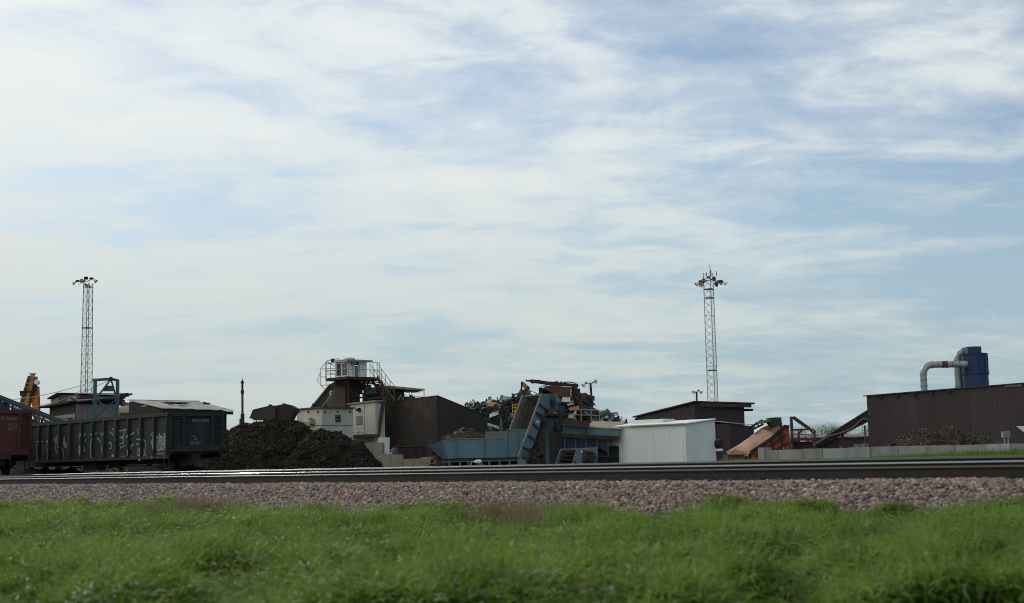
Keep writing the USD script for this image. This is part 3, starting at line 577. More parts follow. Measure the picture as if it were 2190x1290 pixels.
# taller block behind
L2, R2, c2 = corner(802.5, 859.5, 93.5); sl2, zl2 = L2.S(742, 866.5); sr2, _ = R2.S(823, 866)
c2b = np.array([c2[0], c2[1], 0]); p2 = [c2b + TR * sl2, c2b, c2b + NM * sr2, c2b + NM * sr2 + TR * sl2]
obj('wall', prism(p2, 0, [zl2, c2[2], c2[2] - 0.15, zl2 - 0.15]), 'dirty_white', wx, label='taller rear block of the plant building')
obj('roof', plate([L2.W(sl2 - .2, zl2 + .005, .15), L2.W(.12, c2[2] + .015, .15), L2.W(.12, c2[2] + .015, -sr2), L2.W(sl2 - .2, zl2 + .005, -sr2)], UZ * 0.09), 'tan_band', wx)
w = obj('window', L2.box(763, 889.8, 775.2, 908.5, 0.03, 0.0), 'grey_green', wx); obj('pane', L2.box(764.4, 891.2, 773.8, 907, 0.035, 0.0), 'grey_wall', w)
obj('flood_light', [L2.box(766.5, 874, 772, 880, 0.25, 0.0), L2.box(768, 872.8, 770.5, 874, 0.12, 0.0)], 'black_steel', wx)
obj('wall_panel_joint', L2.box(779.2, 862, 779.9, 920, 0.012, 0.0), 'grey_wall', wx)
# walkway with railing and stairs on the taller block
a0, z0 = L2.S(756, 934); a1, z1 = L2.S(806, 932)
obj('walkway', L2.sbox(a0, a1 + .1, z1 - 0.08, z1 + 0.10, 1.1, 0.0), 'stair_red', wx)
zr1 = L2.S(780, 917.5)[1]
for k in range(5): obj('railing_post', tube([L2.W(a0 + (a1 - a0) * k / 4, z1 + .1, 1.05), L2.W(a0 + (a1 - a0) * k / 4, zr1, 1.05)], 0.022, 5), 'wire_grey', wx)
obj('railing', [tube([L2.W(a0, zr1 - dz, 1.05), L2.W(a1, zr1 - dz, 1.05)], 0.022, 5) for dz in (0, 0.25, 0.5)], 'wire_grey', wx)
obj('stair', [beam(L2.W(a0, z1, o), L2.W(a0 - 1.1, z1 - 1.5, o), 0.06, 0.2) for o in (.3, 1.05)] + [L2.sbox(a0 - 0.2 - .22 * k, a0 - .22 * k, z1 - .3 * k - .03, z1 - .3 * k, 1.05, -0.3) for k in range(1, 5)], 'stair_red', wx)
obj('stair', [beam(R2.W(0.15, z1 - 0.2, .1), R2.W(sr2 - .1, z1 + 2.6, .1), 0.06, 0.18), beam(R2.W(0.15, z1 + 0.7, .1), R2.W(sr2 - .1, z1 + 3.4, .1), 0.04)], 'stair_red', wx)
obj('wall', R2.box(806, 936, 824, 1000, 0.5, -0.05), 'white_trim', wx, label='bright white lower wall beside the concrete blocks')

# inclined dark conveyor housing and control tower
tx = thing('control_tower', 'steel control tower with a glazed white cabin, railed deck and outside stairs', 'control tower', P(740, 1000, 97) * [1, 1, 0])
dk = P(722, 807, 96.0); DL, DR = Plane(dk, TR), Plane(dk, NM)
cor = P(744, 805, 95.5); CL_, CR_ = Plane(cor, TR), Plane(cor, NM)
sl, zc0 = CL_.S(717.4, 805); sr, _ = CR_.S(784, 805); zf = CL_.S(744, 806)[1]; zroof = CL_.S(744, 772.5)[1]
A = lambda s, n, z: np.array([cor[0], cor[1], 0]) + TR * s + NM * n + UZ * z
Wc, Lc = sr, -sl
# cabin walls as panels
dr0, dr1 = CR_.S(759, 790)[0], CR_.S(767, 790)[0]
obj('cabin_wall', [obox(A(-.04, dr0 / 2, (zf + zroof) / 2), TR * .04, NM * dr0 / 2, UZ * (zroof - zf) / 2)], 'white_trim', tx)
obj('cabin_wall', [obox(A(-.04, (dr1 + Wc) / 2, (zf + zroof) / 2), TR * .04, NM * (Wc - dr1) / 2, UZ * (zroof - zf) / 2)], 'white_trim', tx)
obj('door_lintel', obox(A(-.04, (dr0 + dr1) / 2, zroof - .14), TR * .03, NM * ((dr1 - dr0) / 2 - .003), UZ * .12), 'dark_brown', tx)
obj('cabin_wall', obox(A(-Lc / 2, Wc - .04, zf + .45), TR * (Lc / 2 - .09), NM * .04, UZ * .45), 'white_trim', tx)
for s in np.linspace(-Lc + .05, -.05, 3): obj('window_frame', obox(A(s, .03, (zf + zroof) / 2), TR * .05, NM * .03, UZ * (zroof - zf) / 2), 'white_trim', tx)
obj('window_frame', [obox(A(-Lc / 2, .03, zf + .06), TR * (Lc / 2 - .1), NM * .028, UZ * .06), obox(A(-Lc / 2, .03, zroof - .06), TR * (Lc / 2 - .1), NM * .028, UZ * .05)], 'white_trim', tx)
obj('pane', obox(A(-Lc * .75, .03, (zf + zroof) / 2), TR * (Lc / 4 - .09), NM * .006, UZ * ((zroof - zf) / 2 - .13)), 'glass', tx)
obj('pane', obox(A(-Lc * .25, .03, (zf + zroof) / 2), TR * (Lc / 4 - .09), NM * .006, UZ * ((zroof - zf) / 2 - .13)), 'dark_glass', tx)
for s in (-Lc + .04, ): obj('window_frame', [obox(A(s, n, (zf + zroof) / 2), TR * .03, NM * .05, UZ * (zroof - zf) / 2) for n in (Wc * .5, Wc - .05)], 'white_trim', tx)
obj('pane', obox(A(-Lc + .03, Wc / 2, (zf + zroof) / 2), TR * .006, NM * (Wc / 2 - .06), UZ * ((zroof - zf) / 2 - .13)), 'glass', tx)
obj('roof', obox(A(-Lc / 2 + .05, Wc / 2 + .05, zroof + .06), TR * (Lc / 2 + .22), NM * (Wc / 2 + .3), UZ * .055), 'tan_band', tx)
obj('roof_cap', lathe([(0, .20), (.28, .18), (.40, .12), (.42, 0.05), (.42, 0.0)], A(-.5, .5, zroof + .115), UZ, 16), 'roof_light', tx)
obj('air_conditioner', CR_.box(750.5, 774, 757, 780.5, 0.3, -0.001), 'grey_green', tx); obj('control_desk', obox(A(-Lc * .6, .55, zf + .5), TR * .5, NM * .25, UZ * .25), 'grey_wall', tx)
# deck
d0, d1, e0, e1 = -Lc - .45, .55, -.55, Wc + .75
obj('deck', obox(A((d0 + d1) / 2, (e0 + e1) / 2, zf - .11), TR * (d1 - d0) / 2, NM * (e1 - e0) / 2, UZ * .10), 'dark_rust', tx)
rail_pts = [A(d0, e0, zf), A(d1, e0, zf), A(d1, e1, zf)]
zrl = 1.05
for p0, p1, k in ((rail_pts[0], rail_pts[1], 4), (rail_pts[1], rail_pts[2], 5)):
    for i in range(k + 1):
        q = p0 + (p1 - p0) * i / k
        if not (i == 0 and p0 is rail_pts[1]): obj('railing_post', tube([q, q + UZ * zrl], .022, 5), 'wire_grey', tx)
    obj('railing', [tube([p0 + UZ * z, p1 + UZ * z], .022, 5) for z in (.5, zrl)], 'wire_grey', tx)
obj('railing', [tube([A(d0, e0, zf + z), A(d0, e1 - .5, zf + z)], .022, 5) for z in (.3, .55, zrl)], 'wire_grey', tx)
# legs and bracing down to the roof
zlow = P(740, 868, 96)[2]
lg = [A(s, n, 0) for s, n in ((-Lc + .1, .1), (-.1, .1), (-.1, Wc - .1), (-Lc + .1, Wc - .1))]
for q in lg: obj('leg', beam(q + UZ * (zf - .21), q + UZ * (zlow - 1.5), .14), 'dark_rust', tx)
obj('bracing', [beam(lg[i] + UZ * (za), lg[(i + 1) % 4] + UZ * zb_, .07) for i in range(4) for za, zb_ in ((zf - .3, zlow + .7), (zlow + .7, zf - .3), (zlow + .6, zlow - 1.3), (zlow + .6, zlow + .6), (zlow - 1.2, zlow + .5))], 'dark_rust', tx)
obj('machinery', [box(A(-Lc * .5, Wc * .5, zf - .75), (1.1, 1.2, .85), -YAW), box(A(-Lc * .6, Wc * .35, zlow + .2), (1.3, 1.3, 2.2), -YAW), tube([A(-.4, .9, zf - .2), A(-.4, .9, zlow)], .2, 8)], 'dark_brown', tx)
obj('machinery', [beam(A(-.2, Wc + .3, zf - .35), A(-.2, Wc + 2.4, zf - .75), .1), tube([A(-.3, Wc * .8, zf - .6), A(.2, Wc + 1.2, zf - .9)], .07, 6), box(A(-.3, Wc + .2, zf - .7), (.5, .5, .4), -YAW)], 'tower_steel', tx)
# cage of bent pipes on the left of the deck
cg = [P(685.5, 789, 96), P(699, 771.5, 96), P(724, 767.5, 96.5), P(730, 772, 96.5)]
cage = [P(685, 789, 96), P(699, 772, 96), P(724, 767.5, 97)]
Q = lambda x_, y_, Y=96.2: P(x_, y_, Y)
obj('cage', [tube([Q(a, b, Ya), Q(c_, d_, Yb)], .022, 5) for a, b, Ya, c_, d_, Yb in
    ((685.5, 789.5, 95.5, 699, 772, 95.5), (699, 772, 95.5, 724, 767, 97.5), (724, 767, 97.5, 729, 771.5, 97.5), (685.5, 789.5, 95.5, 685.5, 824, 95.5), (685.5, 824, 95.5, 711, 824, 96.5), (685.5, 824, 95.5, 698, 836, 96), (698.5, 772, 95.5, 698.5, 823.5, 95.5), (685.5, 789.5, 95.5, 716, 788, 97), (685.5, 806.5, 95.5, 699, 806, 95.5), (699, 772, 95.5, 716.5, 784.5, 96.5), (721, 767.5, 97, 721, 775, 97), (699, 794, 95.5, 716, 793, 96.5), (699, 800, 95.5, 716, 799, 96.5))], 'wire_grey', tx)
obj('cage_light', box(Q(711.5, 770.5, 96.4), (.25, .2, .2)), 'black_steel', tx)
obj('mesh_sheet', [tube([Q(685, 796, 95.4), Q(680, 805, 95.3), Q(678, 814, 95.2), Q(681.5, 823, 95.2)], .012, 4), tube([Q(685, 798, 95.4), Q(681, 812, 95.3), Q(678, 816, 95.2)], .010, 4), tube([Q(683.5, 800, 95.4), Q(682, 812, 95.4), Q(683, 822, 95.3)], .010, 4)], 'galvanised', tx)
# stairs to the right
s0, s1 = Q(799, 808, 97), Q(836, 858, 94)
ac = TR * .42
for o in (-1, 1): obj('stair', beam(s0 + ac * o, s1 + ac * o, .06, .22), 'stair_red', tx)
for k in range(1, 14): q = s0 + (s1 - s0) * k / 14; obj('step', obox(q, ac * .92, np.cross(UZ, TR) * .14, UZ * .02), 'dark_rust', tx)
obj('railing', [tube([s0 + ac * o + UZ * h, s1 + ac * o + UZ * h], .022, 5) for o in (-1, 1) for h in (.55, 1.0)] + [tube([s0 + (s1 - s0) * k / 4 + ac * o, s0 + (s1 - s0) * k / 4 + ac * o + UZ * 1.0], .022, 5) for k in range(5) for o in (-1, 1)], 'stair_red', tx)
t0_, t1_ = Q(790, 809, 97.5), Q(779, 823, 99)
obj('stair', [beam(t0_ + ac * o, t1_ + ac * o, .06, .18) for o in (-.8, .8)] + [obox(t0_ + (t1_ - t0_) * k / 6, ac * .75, np.cross(UZ, TR) * .12, UZ * .02) for k in range(1, 6)], 'dark_rust', tx)

# dark inclined conveyor housing leaning against the tower
ix_ = thing('inclined_conveyor', 'dark enclosed conveyor climbing to the control tower from the white building', 'conveyor', Q(690, 1000, 98.5) * [1, 1, 0])
cp = Plane(P(690, 850, 97.8), UX)
obj('housing', cp.poly([(650, 886), (663, 873.5), (706, 822), (722, 812), (735, 815), (735, 872), (700, 878)], 0.0, 1.3), 'dark_brown', ix_)
obj('top_edge', beam(cp.pt(655, 884, .04), cp.pt(706, 821.5, .04), .08), 'grey_green', ix_)
obj('side_panel', cp.poly([(700, 850), (722, 822), (732, 822), (732, 870), (700, 872)], .03, -.002), 'grey_green', ix_)
b0, b1 = cp.pt(689, 872, .35), cp.pt(733, 815, .35); obj('brace', beam(b0, b1, .08), 'tan_band', ix_)
obj('roller', [cp.box(668, 863, 671, 867, .1, .1), cp.box(694.5, 835.5, 698, 839.5, .1, .1)], 'black_steel', ix_)
pr = [cp.pt(711 + 3 * math.cos(a), 842 + 4.5 * math.sin(a), .5) for a in np.linspace(2.0, 5.2, 7)]; obj('loose_belt', tube(pr, .05, 5), 'white_trim', ix_)

# lean-to plant shed right of the tower, on the hall's far side
lx = thing('plant_shelter', 'dark open-sided plant shelter with a thin flat roof above the dark hall', 'shelter', Q(840, 1000, 100) * [1, 1, 0])
lp = Plane(P(840, 850, 99.5), np.array([1, 0.25, 0]))
obj('wall', lp.poly([(804, 827), (864.5, 832), (864.5, 880), (804, 880)], 0.0, 2.5), 'dark_brown', lx)
obj('roof', lp.poly([(803, 826), (828, 825.7), (905.5, 833.0), (905.5, 834.8), (866, 834.2), (803, 828.5)], .6, 3.0), 'tan_band', lx)
obj('post', [lp.box(904, 834.5, 905.2, 858, .5, -.44), lp.box(877, 834, 877.7, 855, .5, -.46)], 'wire_grey', lx)
obj('railing', [beam(lp.pt(866, 840.5, .5), lp.pt(873, 840.5, .5), .035), beam(lp.pt(873, 840.5, .5), lp.pt(873, 855, .5), .035), beam(lp.pt(878, 841, .5), lp.pt(905, 838.5, .5), .03), beam(lp.pt(880, 849, .5), lp.pt(904, 850, .5), .04)], 'wire_grey', lx)
obj('tank', [lp.box(866, 848.5, 886, 860, .4, .8)], 'cyclone_blue', lx); obj('motor', lp.box(877.5, 845, 881.5, 849, .3, .3), 'black_steel', lx)
obj('machinery', [lp.poly([(779, 832), (787, 826), (805, 836), (805, 862), (779, 862)], -.3, .5)], 'blue_paint', lx, label='pale blue machine beneath the stairs'); obj('machinery', lp.poly([(776, 843), (812, 838), (812, 866), (776, 868)], .1, .3), 'black_steel', lx)
obj('pipe', [tube([lp.pt(777, 838, .6), lp.pt(803, 834, .6)], .05, 6), tube([lp.pt(777, 845, .6), lp.pt(805, 841, .6)], .04, 6), tube([lp.pt(777, 855, .6), lp.pt(812, 851, .6)], .05, 6)], 'grey_green', lx)
obj('inclined_bar', [beam(lp.pt(847, 858, .8), lp.pt(855, 845, .8), .06), beam(lp.pt(855.5, 858, .8), lp.pt(863.5, 845, .8), .06)], 'galvanised', lx)

# white shed
L_, R_, c = corner(1466.5, 907, 87.0); sl, _ = L_.S(1302.5, 950); sr, _ = R_.S(1530, 945); zb0 = L_.S(1467, 988.5)[1]; zc = c[2]; zg = R_.S(1529.5, 897.8)[1]
c3 = np.array([c[0], c[1], 0]); sx = thing('white_shed', 'white ribbed metal shed standing beside the tracks', 'shed', c3 + TR * sl / 2)
ptsW = [c3 + TR * sl, c3, c3 + NM * sr, c3 + NM * sr + TR * sl]
obj('wall', prism(ptsW, zb0, [zc, zc, zg, zg]), 'white_metal', sx)
npan = 5
for k in range(npan): obj('siding_panel', siding(L_, sl + (-sl) * k / npan + .004, sl + (-sl) * (k + 1) / npan - .004, zb0, zc - .02, None, .24, .016, .02), 'white_metal', sx)
for k in range(2): obj('end_panel', R_.poly([R2_ for R2_ in ()] or [(0, 0)] * 3) if False else plate([R_.W(sr * k / 2 + .004, zb0, .02), R_.W(sr * (k + 1) / 2 - .004, zb0, .02), R_.W(sr * (k + 1) / 2 - .004, zc + (zg - zc) * (k + 1) / 2 - .02, .02), R_.W(sr * k / 2 + .004, zc + (zg - zc) * k / 2 - .02, .02)], -R_.n * .015), 'white_metal', sx)
obj('roof', plate([L_.W(sl - .1, zc + .004, .14), L_.W(.12, zc + .004, .14), R_.W(sr, zg + .004, .12), R_.W(sr, zg + .004, .12) + TR * (sl - .22)], UZ * .07), 'white_trim', sx)
obj('eave_trim', L_.sbox(sl * .69, .1, zc - .03, zc + .05, .155, -.145), 'tan_band', sx)
a0, z0 = L_.S(1351, 907); a1, _ = L_.S(1417, 900)
off = -1.3
zt_ = Plane(L_.W(0, 0, off), TR).S(1385, 897.5)[1]; a0 = Plane(L_.W(0, 0, off), TR).S(1349, 903)[0]; a1 = Plane(L_.W(0, 0, off), TR).S(1418, 903)[0]
obj('raised_roof', L_.sbox(a0, a1, zc - .05, zt_, off, -off + 1.2), 'white_metal', sx)
obj('skid', [L_.sbox(sl + .2, -.2, zb0 - .22, zb0 - .01, -.15, .45), R_.sbox(.3, sr - .2, zb0 - .2, zb0 - .01, -.2, .4)], 'black_steel', sx)
obj('support_block', [prism([q - TR * .3 - NM * .2, q + TR * .3 - NM * .2, q + TR * .3 + NM * .2, q - TR * .3 + NM * .2], -.05, zb0 - .22) for q in [c3 + TR * sl * u + NM * .5 for u in (.1, .5, .9)] + [c3 + NM * sr * .9 + TR * -.5]], 'concrete', sx)
q = R_.pt(1533, 949.5, .1); obj('exhaust_fan', lathe([(0, .28), (.26, .26), (.3, .1), (.3, -.1), (0, -.12)], q, R_.n, 16), 'black_steel', sx)
obj('wall_fitting', R_.box(1530, 960, 1537, 965, .35, 0.0), 'white_trim', sx)

# brown shed behind it
L_, R_, c = corner(1487, 862, 105); sl, zl = L_.S(1358, 894.5); sr, zr = R_.S(1590.5, 867)
bx, BL, BR, bp = shed('brown_shed', 'dark brown metal shed with overhanging roof below the right light tower', c, -sl, sr, zl, c[2], c[2] - .05, 'brown_metal', sid='brown_metal', pitch=.5)
ov = [BL.W(sl - .1, zl + .05, .2), BL.W(.1, c[2] + .06, .25), BR.W(sr + .9, c[2] + .02, .45), BR.W(sr + .9, c[2] + .02, .45) + TR * (sl - .6) + UZ * (zl - c[2])]
obj('roof', plate(ov, UZ * .10), 'dark_brown', bx)
obj('eave_bracket', [BL.box(x_ - 1.3, y_, x_ + 1.3, y_ + 5, .12, 0.0) for x_, y_ in ((1425, 877.5), (1448, 871.5), (1470, 866.5))] + [BR.sbox(sr + .02, sr + .75, c[2] - .55, c[2] - .38, .35, .2)], 'black_steel', bx)
obj('fascia', BR.sbox(.2, sr + .5, c[2] - .28, c[2] - .02, .38, -.30), 'dark_brown', bx)
lt = Plane(BR.W(sr * .55, 0, 2.2), NM)
xx = thing('brown_lean_to', 'low dark lean-to with a pale roof edge beside the orange apron', 'shed', lt.o)
a0, z0 = lt.S(1560, 905); a1, z1 = lt.S(1617, 910.5)
obj('wall', prism([lt.W(a0, 0), lt.W(a1 - .3, 0), lt.W(a1 - .3, 0, -2.1), lt.W(a0, 0, -2.1)], 0, [z0 - .05, z1 - .05, z1 - .02, z0 - .02]), 'brown_metal', xx)
obj('roof', plate([lt.W(a0 - .1, z0, .1), lt.W(a1, z1, .1), lt.W(a1, z1 + .25, -2.1), lt.W(a0 - .1, z0 + .25, -2.1)], UZ * .06), 'roof_light', xx)

# big brown hall on the right with dust cyclone
fc = P(1853.5, 847.5, 104); BP = Plane(fc, TR); Lb = 17.0; zt0 = BP.S(1853.5, 847.5)[1]; s9, zt9 = BP.S(2190, 821); slope = (zt9 - zt0) / s9
f0 = np.array([fc[0], fc[1], 0]); mx_ = thing('brown_hall', 'big dark brown ribbed metal hall on the right behind the concrete wall', 'building', f0 + TR * Lb / 2)
zE = zt0 + slope * Lb
obj('wall', prism([f0, f0 + TR * Lb, f0 + TR * Lb + NM * 12, f0 + NM * 12], 0, [zt0, zE, zE + .4, zt0 + .4]), 'brown_metal', mx_)
for k in range(8): obj('siding_panel', siding(BP, Lb * k / 8 + .004, Lb * (k + 1) / 8 - .004, 0, zt0 + slope * Lb * k / 8 - .02, zt0 + slope * Lb * (k + 1) / 8 - .02, .30, .016, .02), 'brown_metal_faded' if k in (1, 4, 5) else 'brown_metal', mx_)
obj('roof', plate([BP.W(-.22, zt0 - .01, .16), BP.W(Lb, zE + .01, .16), BP.W(Lb, zE + .42, -12), BP.W(-.22, zt0 + .40, -12)], UZ * .08), 'dark_brown', mx_)
for px in (1885, 1920, 1957, 1994, 2032): 
    s_, z_ = BP.S(px, 842); zz = zt0 + slope * s_; obj('eave_bracket', BP.sbox(s_ - .09, s_ + .09, zz - .3, zz - .03, .14, 0.0), 'black_steel', mx_)
obj('fascia_panel', BP.box(2149, 820.5, 2187, 827.5, .10, -.06), 'purple_roof', mx_)
cyb = P(2086, 826, 108.0); rC = 28.0 / FPX * 108; kx = thing('dust_cyclone', 'blue dust collector cyclone with two pale ducts on the brown hall roof', 'dust collector', cyb)
zr0, zr1_ = cyb[2] - .9, P(2086, 757.5, 108)[2]; ctr = np.array([cyb[0] , cyb[1], 0])
obj('cylinder', lathe([(0, zr0), (rC, zr0), (rC, zr1_), (0, zr1_)], ctr, UZ, 40), 'cyclone_blue', kx, smooth=40)
obj('flange', [lathe([(rC, z), (rC + .07, z), (rC + .07, z + .06), (rC, z + .06)], ctr, UZ, 40) for z in (zr1_ - .05, P(2086, 800.5, 108)[2])], 'cyclone_blue', kx)
obj('lid', lathe([(rC + .05, zr1_ + .01), (.4, zr1_ + .14), (0, zr1_ + .15)], ctr, UZ, 40), 'black_steel', kx)
for a in (-2.6, -2.1, -1.55, -1.0, -.5): obj('stiffener', obox(ctr + np.array([math.cos(a), math.sin(a), 0]) * (rC + .02) + UZ * (zr1_ - .9), UZ * .8, np.array([-math.sin(a), math.cos(a), 0]) * .03, np.array([math.cos(a), math.sin(a), 0]) * .03), 'cyclone_blue', kx)
cq = Plane(ctr - UY * .2, UX)
obj('outlet_box', [cq.box(2063, 743, 2092, 757, .75, .75)], 'cyclone_blue', kx); obj('outlet_cap', [cq.box(2074, 742, 2088, 743.6, .5, .5)], 'cyclone_blue', kx)
def duct(pts, r, n=18): return tube(pts, r, n)
iq = Plane(ctr - UY * (rC * .9), UX); rd = 7.0 / FPX * 107
v0, e0_, h1 = iq.pt(1977, 842), iq.pt(1977, 797), iq.pt(2068, 780)
vx = e0_; top = iq.S(2000, 780)[1]; rb = .75
el = [np.array([v0[0] + rb * (1 - math.cos(a)), v0[1], top - rb + rb * math.sin(a)]) for a in np.linspace(0, math.pi / 2, 9)]
obj('inlet_duct', duct([v0 - UZ * 1.2] + el[:1], rd), 'galvanised', kx, smooth=40); obj('elbow', duct(el, rd + .005), 'galvanised', kx, smooth=40)
hx0, hx1 = iq.pt(2013, 780)[0], iq.pt(2026, 780)[0]
hz = el[-1][2]
obj('inlet_duct', duct([el[-1], np.array([hx0, v0[1], hz])], rd), 'galvanised', kx, smooth=40)
obj('rusty_band', duct([np.array([hx0, v0[1], hz]), np.array([hx1, v0[1], hz])], rd + .012), 'rust', kx, smooth=40, label='rust brown section of the duct')
obj('inlet_duct', duct([np.array([hx1, v0[1], hz]), np.array([h1[0], v0[1], hz])], rd), 'galvanised', kx, smooth=40)
for q, ax in ((el[0], UZ), (el[0] - UZ * .9, UZ), (el[-1], UX), (np.array([hx1, v0[1], hz]), UX)): obj('flange', lathe([(rd, -.03), (rd + .05, -.03), (rd + .05, .03), (rd, .03)], q, ax, 20), 'galvanised', kx)
obj('duct_seam', [lathe([(rd, -.012), (rd + .018, -.012), (rd + .018, .012), (rd, .012)], np.array([x_, v0[1], hz]), UX, 20) for x_ in np.arange(el[-1][0] + .45, h1[0], .55)] + [lathe([(rd, -.012), (rd + .018, -.012), (rd + .018, .012), (rd, .012)], el[0] - UZ * z_, UZ, 20) for z_ in (.45, 1.3)], 'dark_rust', kx)
obj('inlet_transition', plate([iq.pt(2067, 774), iq.pt(2086, 759), iq.pt(2090, 762), iq.pt(2088, 800), iq.pt(2080, 797), iq.pt(2067, 787)], UY * .9 - UZ * 0), 'cyclone_blue', kx)
oq = Plane(ctr + UY * .5, UX); w0, top2 = oq.pt(2051, 842), oq.S(2051, 752)[1]; ro = 7.0 / FPX * 109
el = [np.array([w0[0] + rb * (1 - math.cos(a)), w0[1], top2 - rb + rb * math.sin(a)]) for a in np.linspace(0, math.pi / 2, 9)]
obj('outlet_duct', duct([w0 - UZ * 1.2, el[0]], ro), 'galvanised', kx, smooth=40); obj('elbow', duct(el, ro + .005), 'galvanised', kx, smooth=40)
obj('outlet_duct', duct([el[-1], np.array([oq.pt(2066, 752)[0], w0[1], el[-1][2]])], ro), 'galvanised', kx)
obj('flange', lathe([(ro, -.03), (ro + .05, -.03), (ro + .05, .03), (ro, .03)], el[0] - UZ * 2.0, UZ, 20), 'galvanised', kx)
# electrical box and white sloping panel in front of the hall
eb = Plane(P(2151, 940, 82), UX); ex = thing('electrical_box', 'pale grey utility box on two posts in front of the brown hall', 'utility box', eb.o)
obj('cabinet', eb.box(2143.3, 922.8, 2159.3, 936, .12, .12), 'galvanised', ex); obj('cabinet_door', eb.box(2144.6, 924, 2158, 935, .135, -.12), 'grey_wall', ex)
for q in (2148, 2156): s_, z_ = eb.S(q, 936); obj('post', eb.sbox(s_ - .03, s_ + .03, 0, z_ - .002, .03, .03), 'galvanised', ex)
tp = Plane(P(2182, 920, 80), UX); yx = thing('white_canopy', 'white sloping panel jutting in at the right edge', 'canopy', tp.o)
obj('cover', tp.poly([(2174.5, 911.3), (2215, 911.3), (2215, 935), (2190, 924)], 0, .15), 'white_metal', yx); obj('leg', [tp.sbox(s_, s_ + .08, 0, 1.9, -.02, .10) for s_ in (.75, 1.0)], 'galvanised', yx)

# ---------------------------------------------------------------- blue hopper and steep conveyor
hb = Plane(P(1030, 960, 84), UX); hpz = lambda px, py: hb.S(px, py)
hx = thing('feed_hopper', 'long pale blue feed hopper with a flared left end, filled with shredded metal', 'hopper', hb.pt(1030, 1000) * [1, 1, 0])
HW = 2.6
obj('panel', hb.poly([(950.5, 940.5), (975, 940.2), (975, 980.5), (972, 980.5)], 0, .05), 'blue_paint', hx)
for q in ([(976.3, 940.2), (1034, 939.5), (1034, 979.5), (976.3, 980.2)], [(1035.4, 939.5), (1083, 939), (1083, 978.7), (1035.4, 979.4)]): obj('panel', hb.poly(q, .005, .05), 'blue_paint', hx)
for q in ([(1084.5, 919.8), (1106, 919.4), (1106, 977.5), (1084.5, 978.6)], [(1107.4, 919.4), (1130.5, 919), (1109, 977.3), (1107.4, 977.3)]): obj('panel', hb.poly(q, .01, .05), 'blue_paint', hx)
A_, B_, C_, D_ = hb.pt(950.5, 940.5), hb.pt(972, 980.5), hb.pt(911, 952) - UY * .6, hb.pt(946, 981.5) - UY * .1
E_ = hb.pt(944, 940.8) - UY * .9
obj('flared_side', [plate([A_, B_, hb.pt(957, 981.5), hb.pt(945, 943) - UY * .1], UY * .04)], 'blue_paint', hx); obj('flared_side', [plate([hb.pt(945.3, 943) - UY * .1, hb.pt(957, 981.6), hb.pt(945.5, 981.6) + UY * .5, hb.pt(911, 952) + UY * 1.0], UY * .04)], 'deep_blue', hx)
obj('flared_side', plate([hb.pt(911, 952) + UY * 1.04, hb.pt(945.5, 981.6) + UY * .54, hb.pt(945.5, 981.6) + UY * 2.2, hb.pt(911, 952) + UY * 2.4], UX * .04), 'deep_blue', hx)
for x_, y0, y1 in ((975.6, 939, 981), (1034.7, 938.5, 980), (1083.8, 918.5, 979), (1106.7, 918.5, 978.5)): obj('stiffener', hb.box(x_ - .7, y0, x_ + .7, y1, .07, 0.0), 'grey_green', hx)
s0, zA = hpz(951, 940.2); s1, _ = hpz(1084, 939); sE, zT = hpz(1131, 919); _, zB = hpz(1030, 980)
obj('rim', hb.sbox(s0, s1 - .01, zA, zA + .05, .05, .05), 'grey_green', hx); obj('rim', hb.sbox(s1, sE, zT, zT + .05, .05, .05), 'grey_green', hx)
obj('rear_wall', hb.sbox(s0, sE, zB, zA + .1, -HW, HW + .05), 'blue_paint', hx); obj('base', hb.sbox(s0, sE - .6, zB - .02, zB + .04, -.06, HW), 'black_steel', hx)
obj('back_plate', hb.poly([(1037, 921.5), (1087, 921.5), (1087, 942), (1036, 942)], -1.2, 1.26), 'grey_green', hx)
a0, z0 = hpz(946, 1003); a1, z1 = hpz(1106, 985)
obj('bottom_beam', hb.sbox(a0, a1, hpz(1000, 981)[1] - .10, hpz(1000, 981)[1] - .02, .08, .3), 'dark_rust', hx)
obj('bottom_beam', hb.sbox(a0, a1, hpz(1000, 988)[1], hpz(1000, 983)[1], .03, .2), 'blue_paint', hx)
for q in (961.5, 983.5, 1001.5, 1046.5, 1068.5, 1089.5): s_, _ = hpz(q, 990); obj('leg', hb.sbox(s_ - .05, s_ + .05, 0, hpz(1000, 982.4)[1] - .12, .12, .0), 'blue_paint', hx)
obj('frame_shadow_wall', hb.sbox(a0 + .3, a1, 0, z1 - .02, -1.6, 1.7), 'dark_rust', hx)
obj('leg', hb.poly([(1106.5, 979.5), (1114, 979.5), (1126.7, 987.6), (1124.6, 1001), (1106.5, 1001)], .06, .3), 'blue_paint', hx)

# steep conveyor: trough along NM
nv = thing('steep_conveyor', 'steep pale blue trough conveyor rising out of the hopper', 'conveyor', hb.pt(1125, 1000) * [1, 1, 0])
cv = Plane(P(1131.7, 919, 83.2), NM)
body = [(1159, 842), (1190, 843), (1203.3, 860.5), (1190, 870.5), (1167, 875.8), (1144, 942), (1126, 985), (1108.6, 977.5), (1131.7, 919)]
segs = [[(1159, 842), (1190, 843), (1203.3, 860.5), (1190, 868.5), (1167.5, 875.5), (1152.5, 864)], [(1152, 865), (1167, 876.4), (1160.5, 894), (1145, 881)], [(1144.5, 882), (1160, 895.2), (1152.5, 918), (1138.5, 905)], [(1138, 906), (1152, 919.2), (1144, 942), (1128.5, 930)], [(1128, 931), (1143.6, 943.2), (1137, 960), (1118, 956)], [(1117.6, 957), (1122, 961), (1113, 983), (1108.6, 977.5)]]
for q in segs: obj('side_panel', cv.poly(q, 0.0, .05), 'blue_paint', nv)
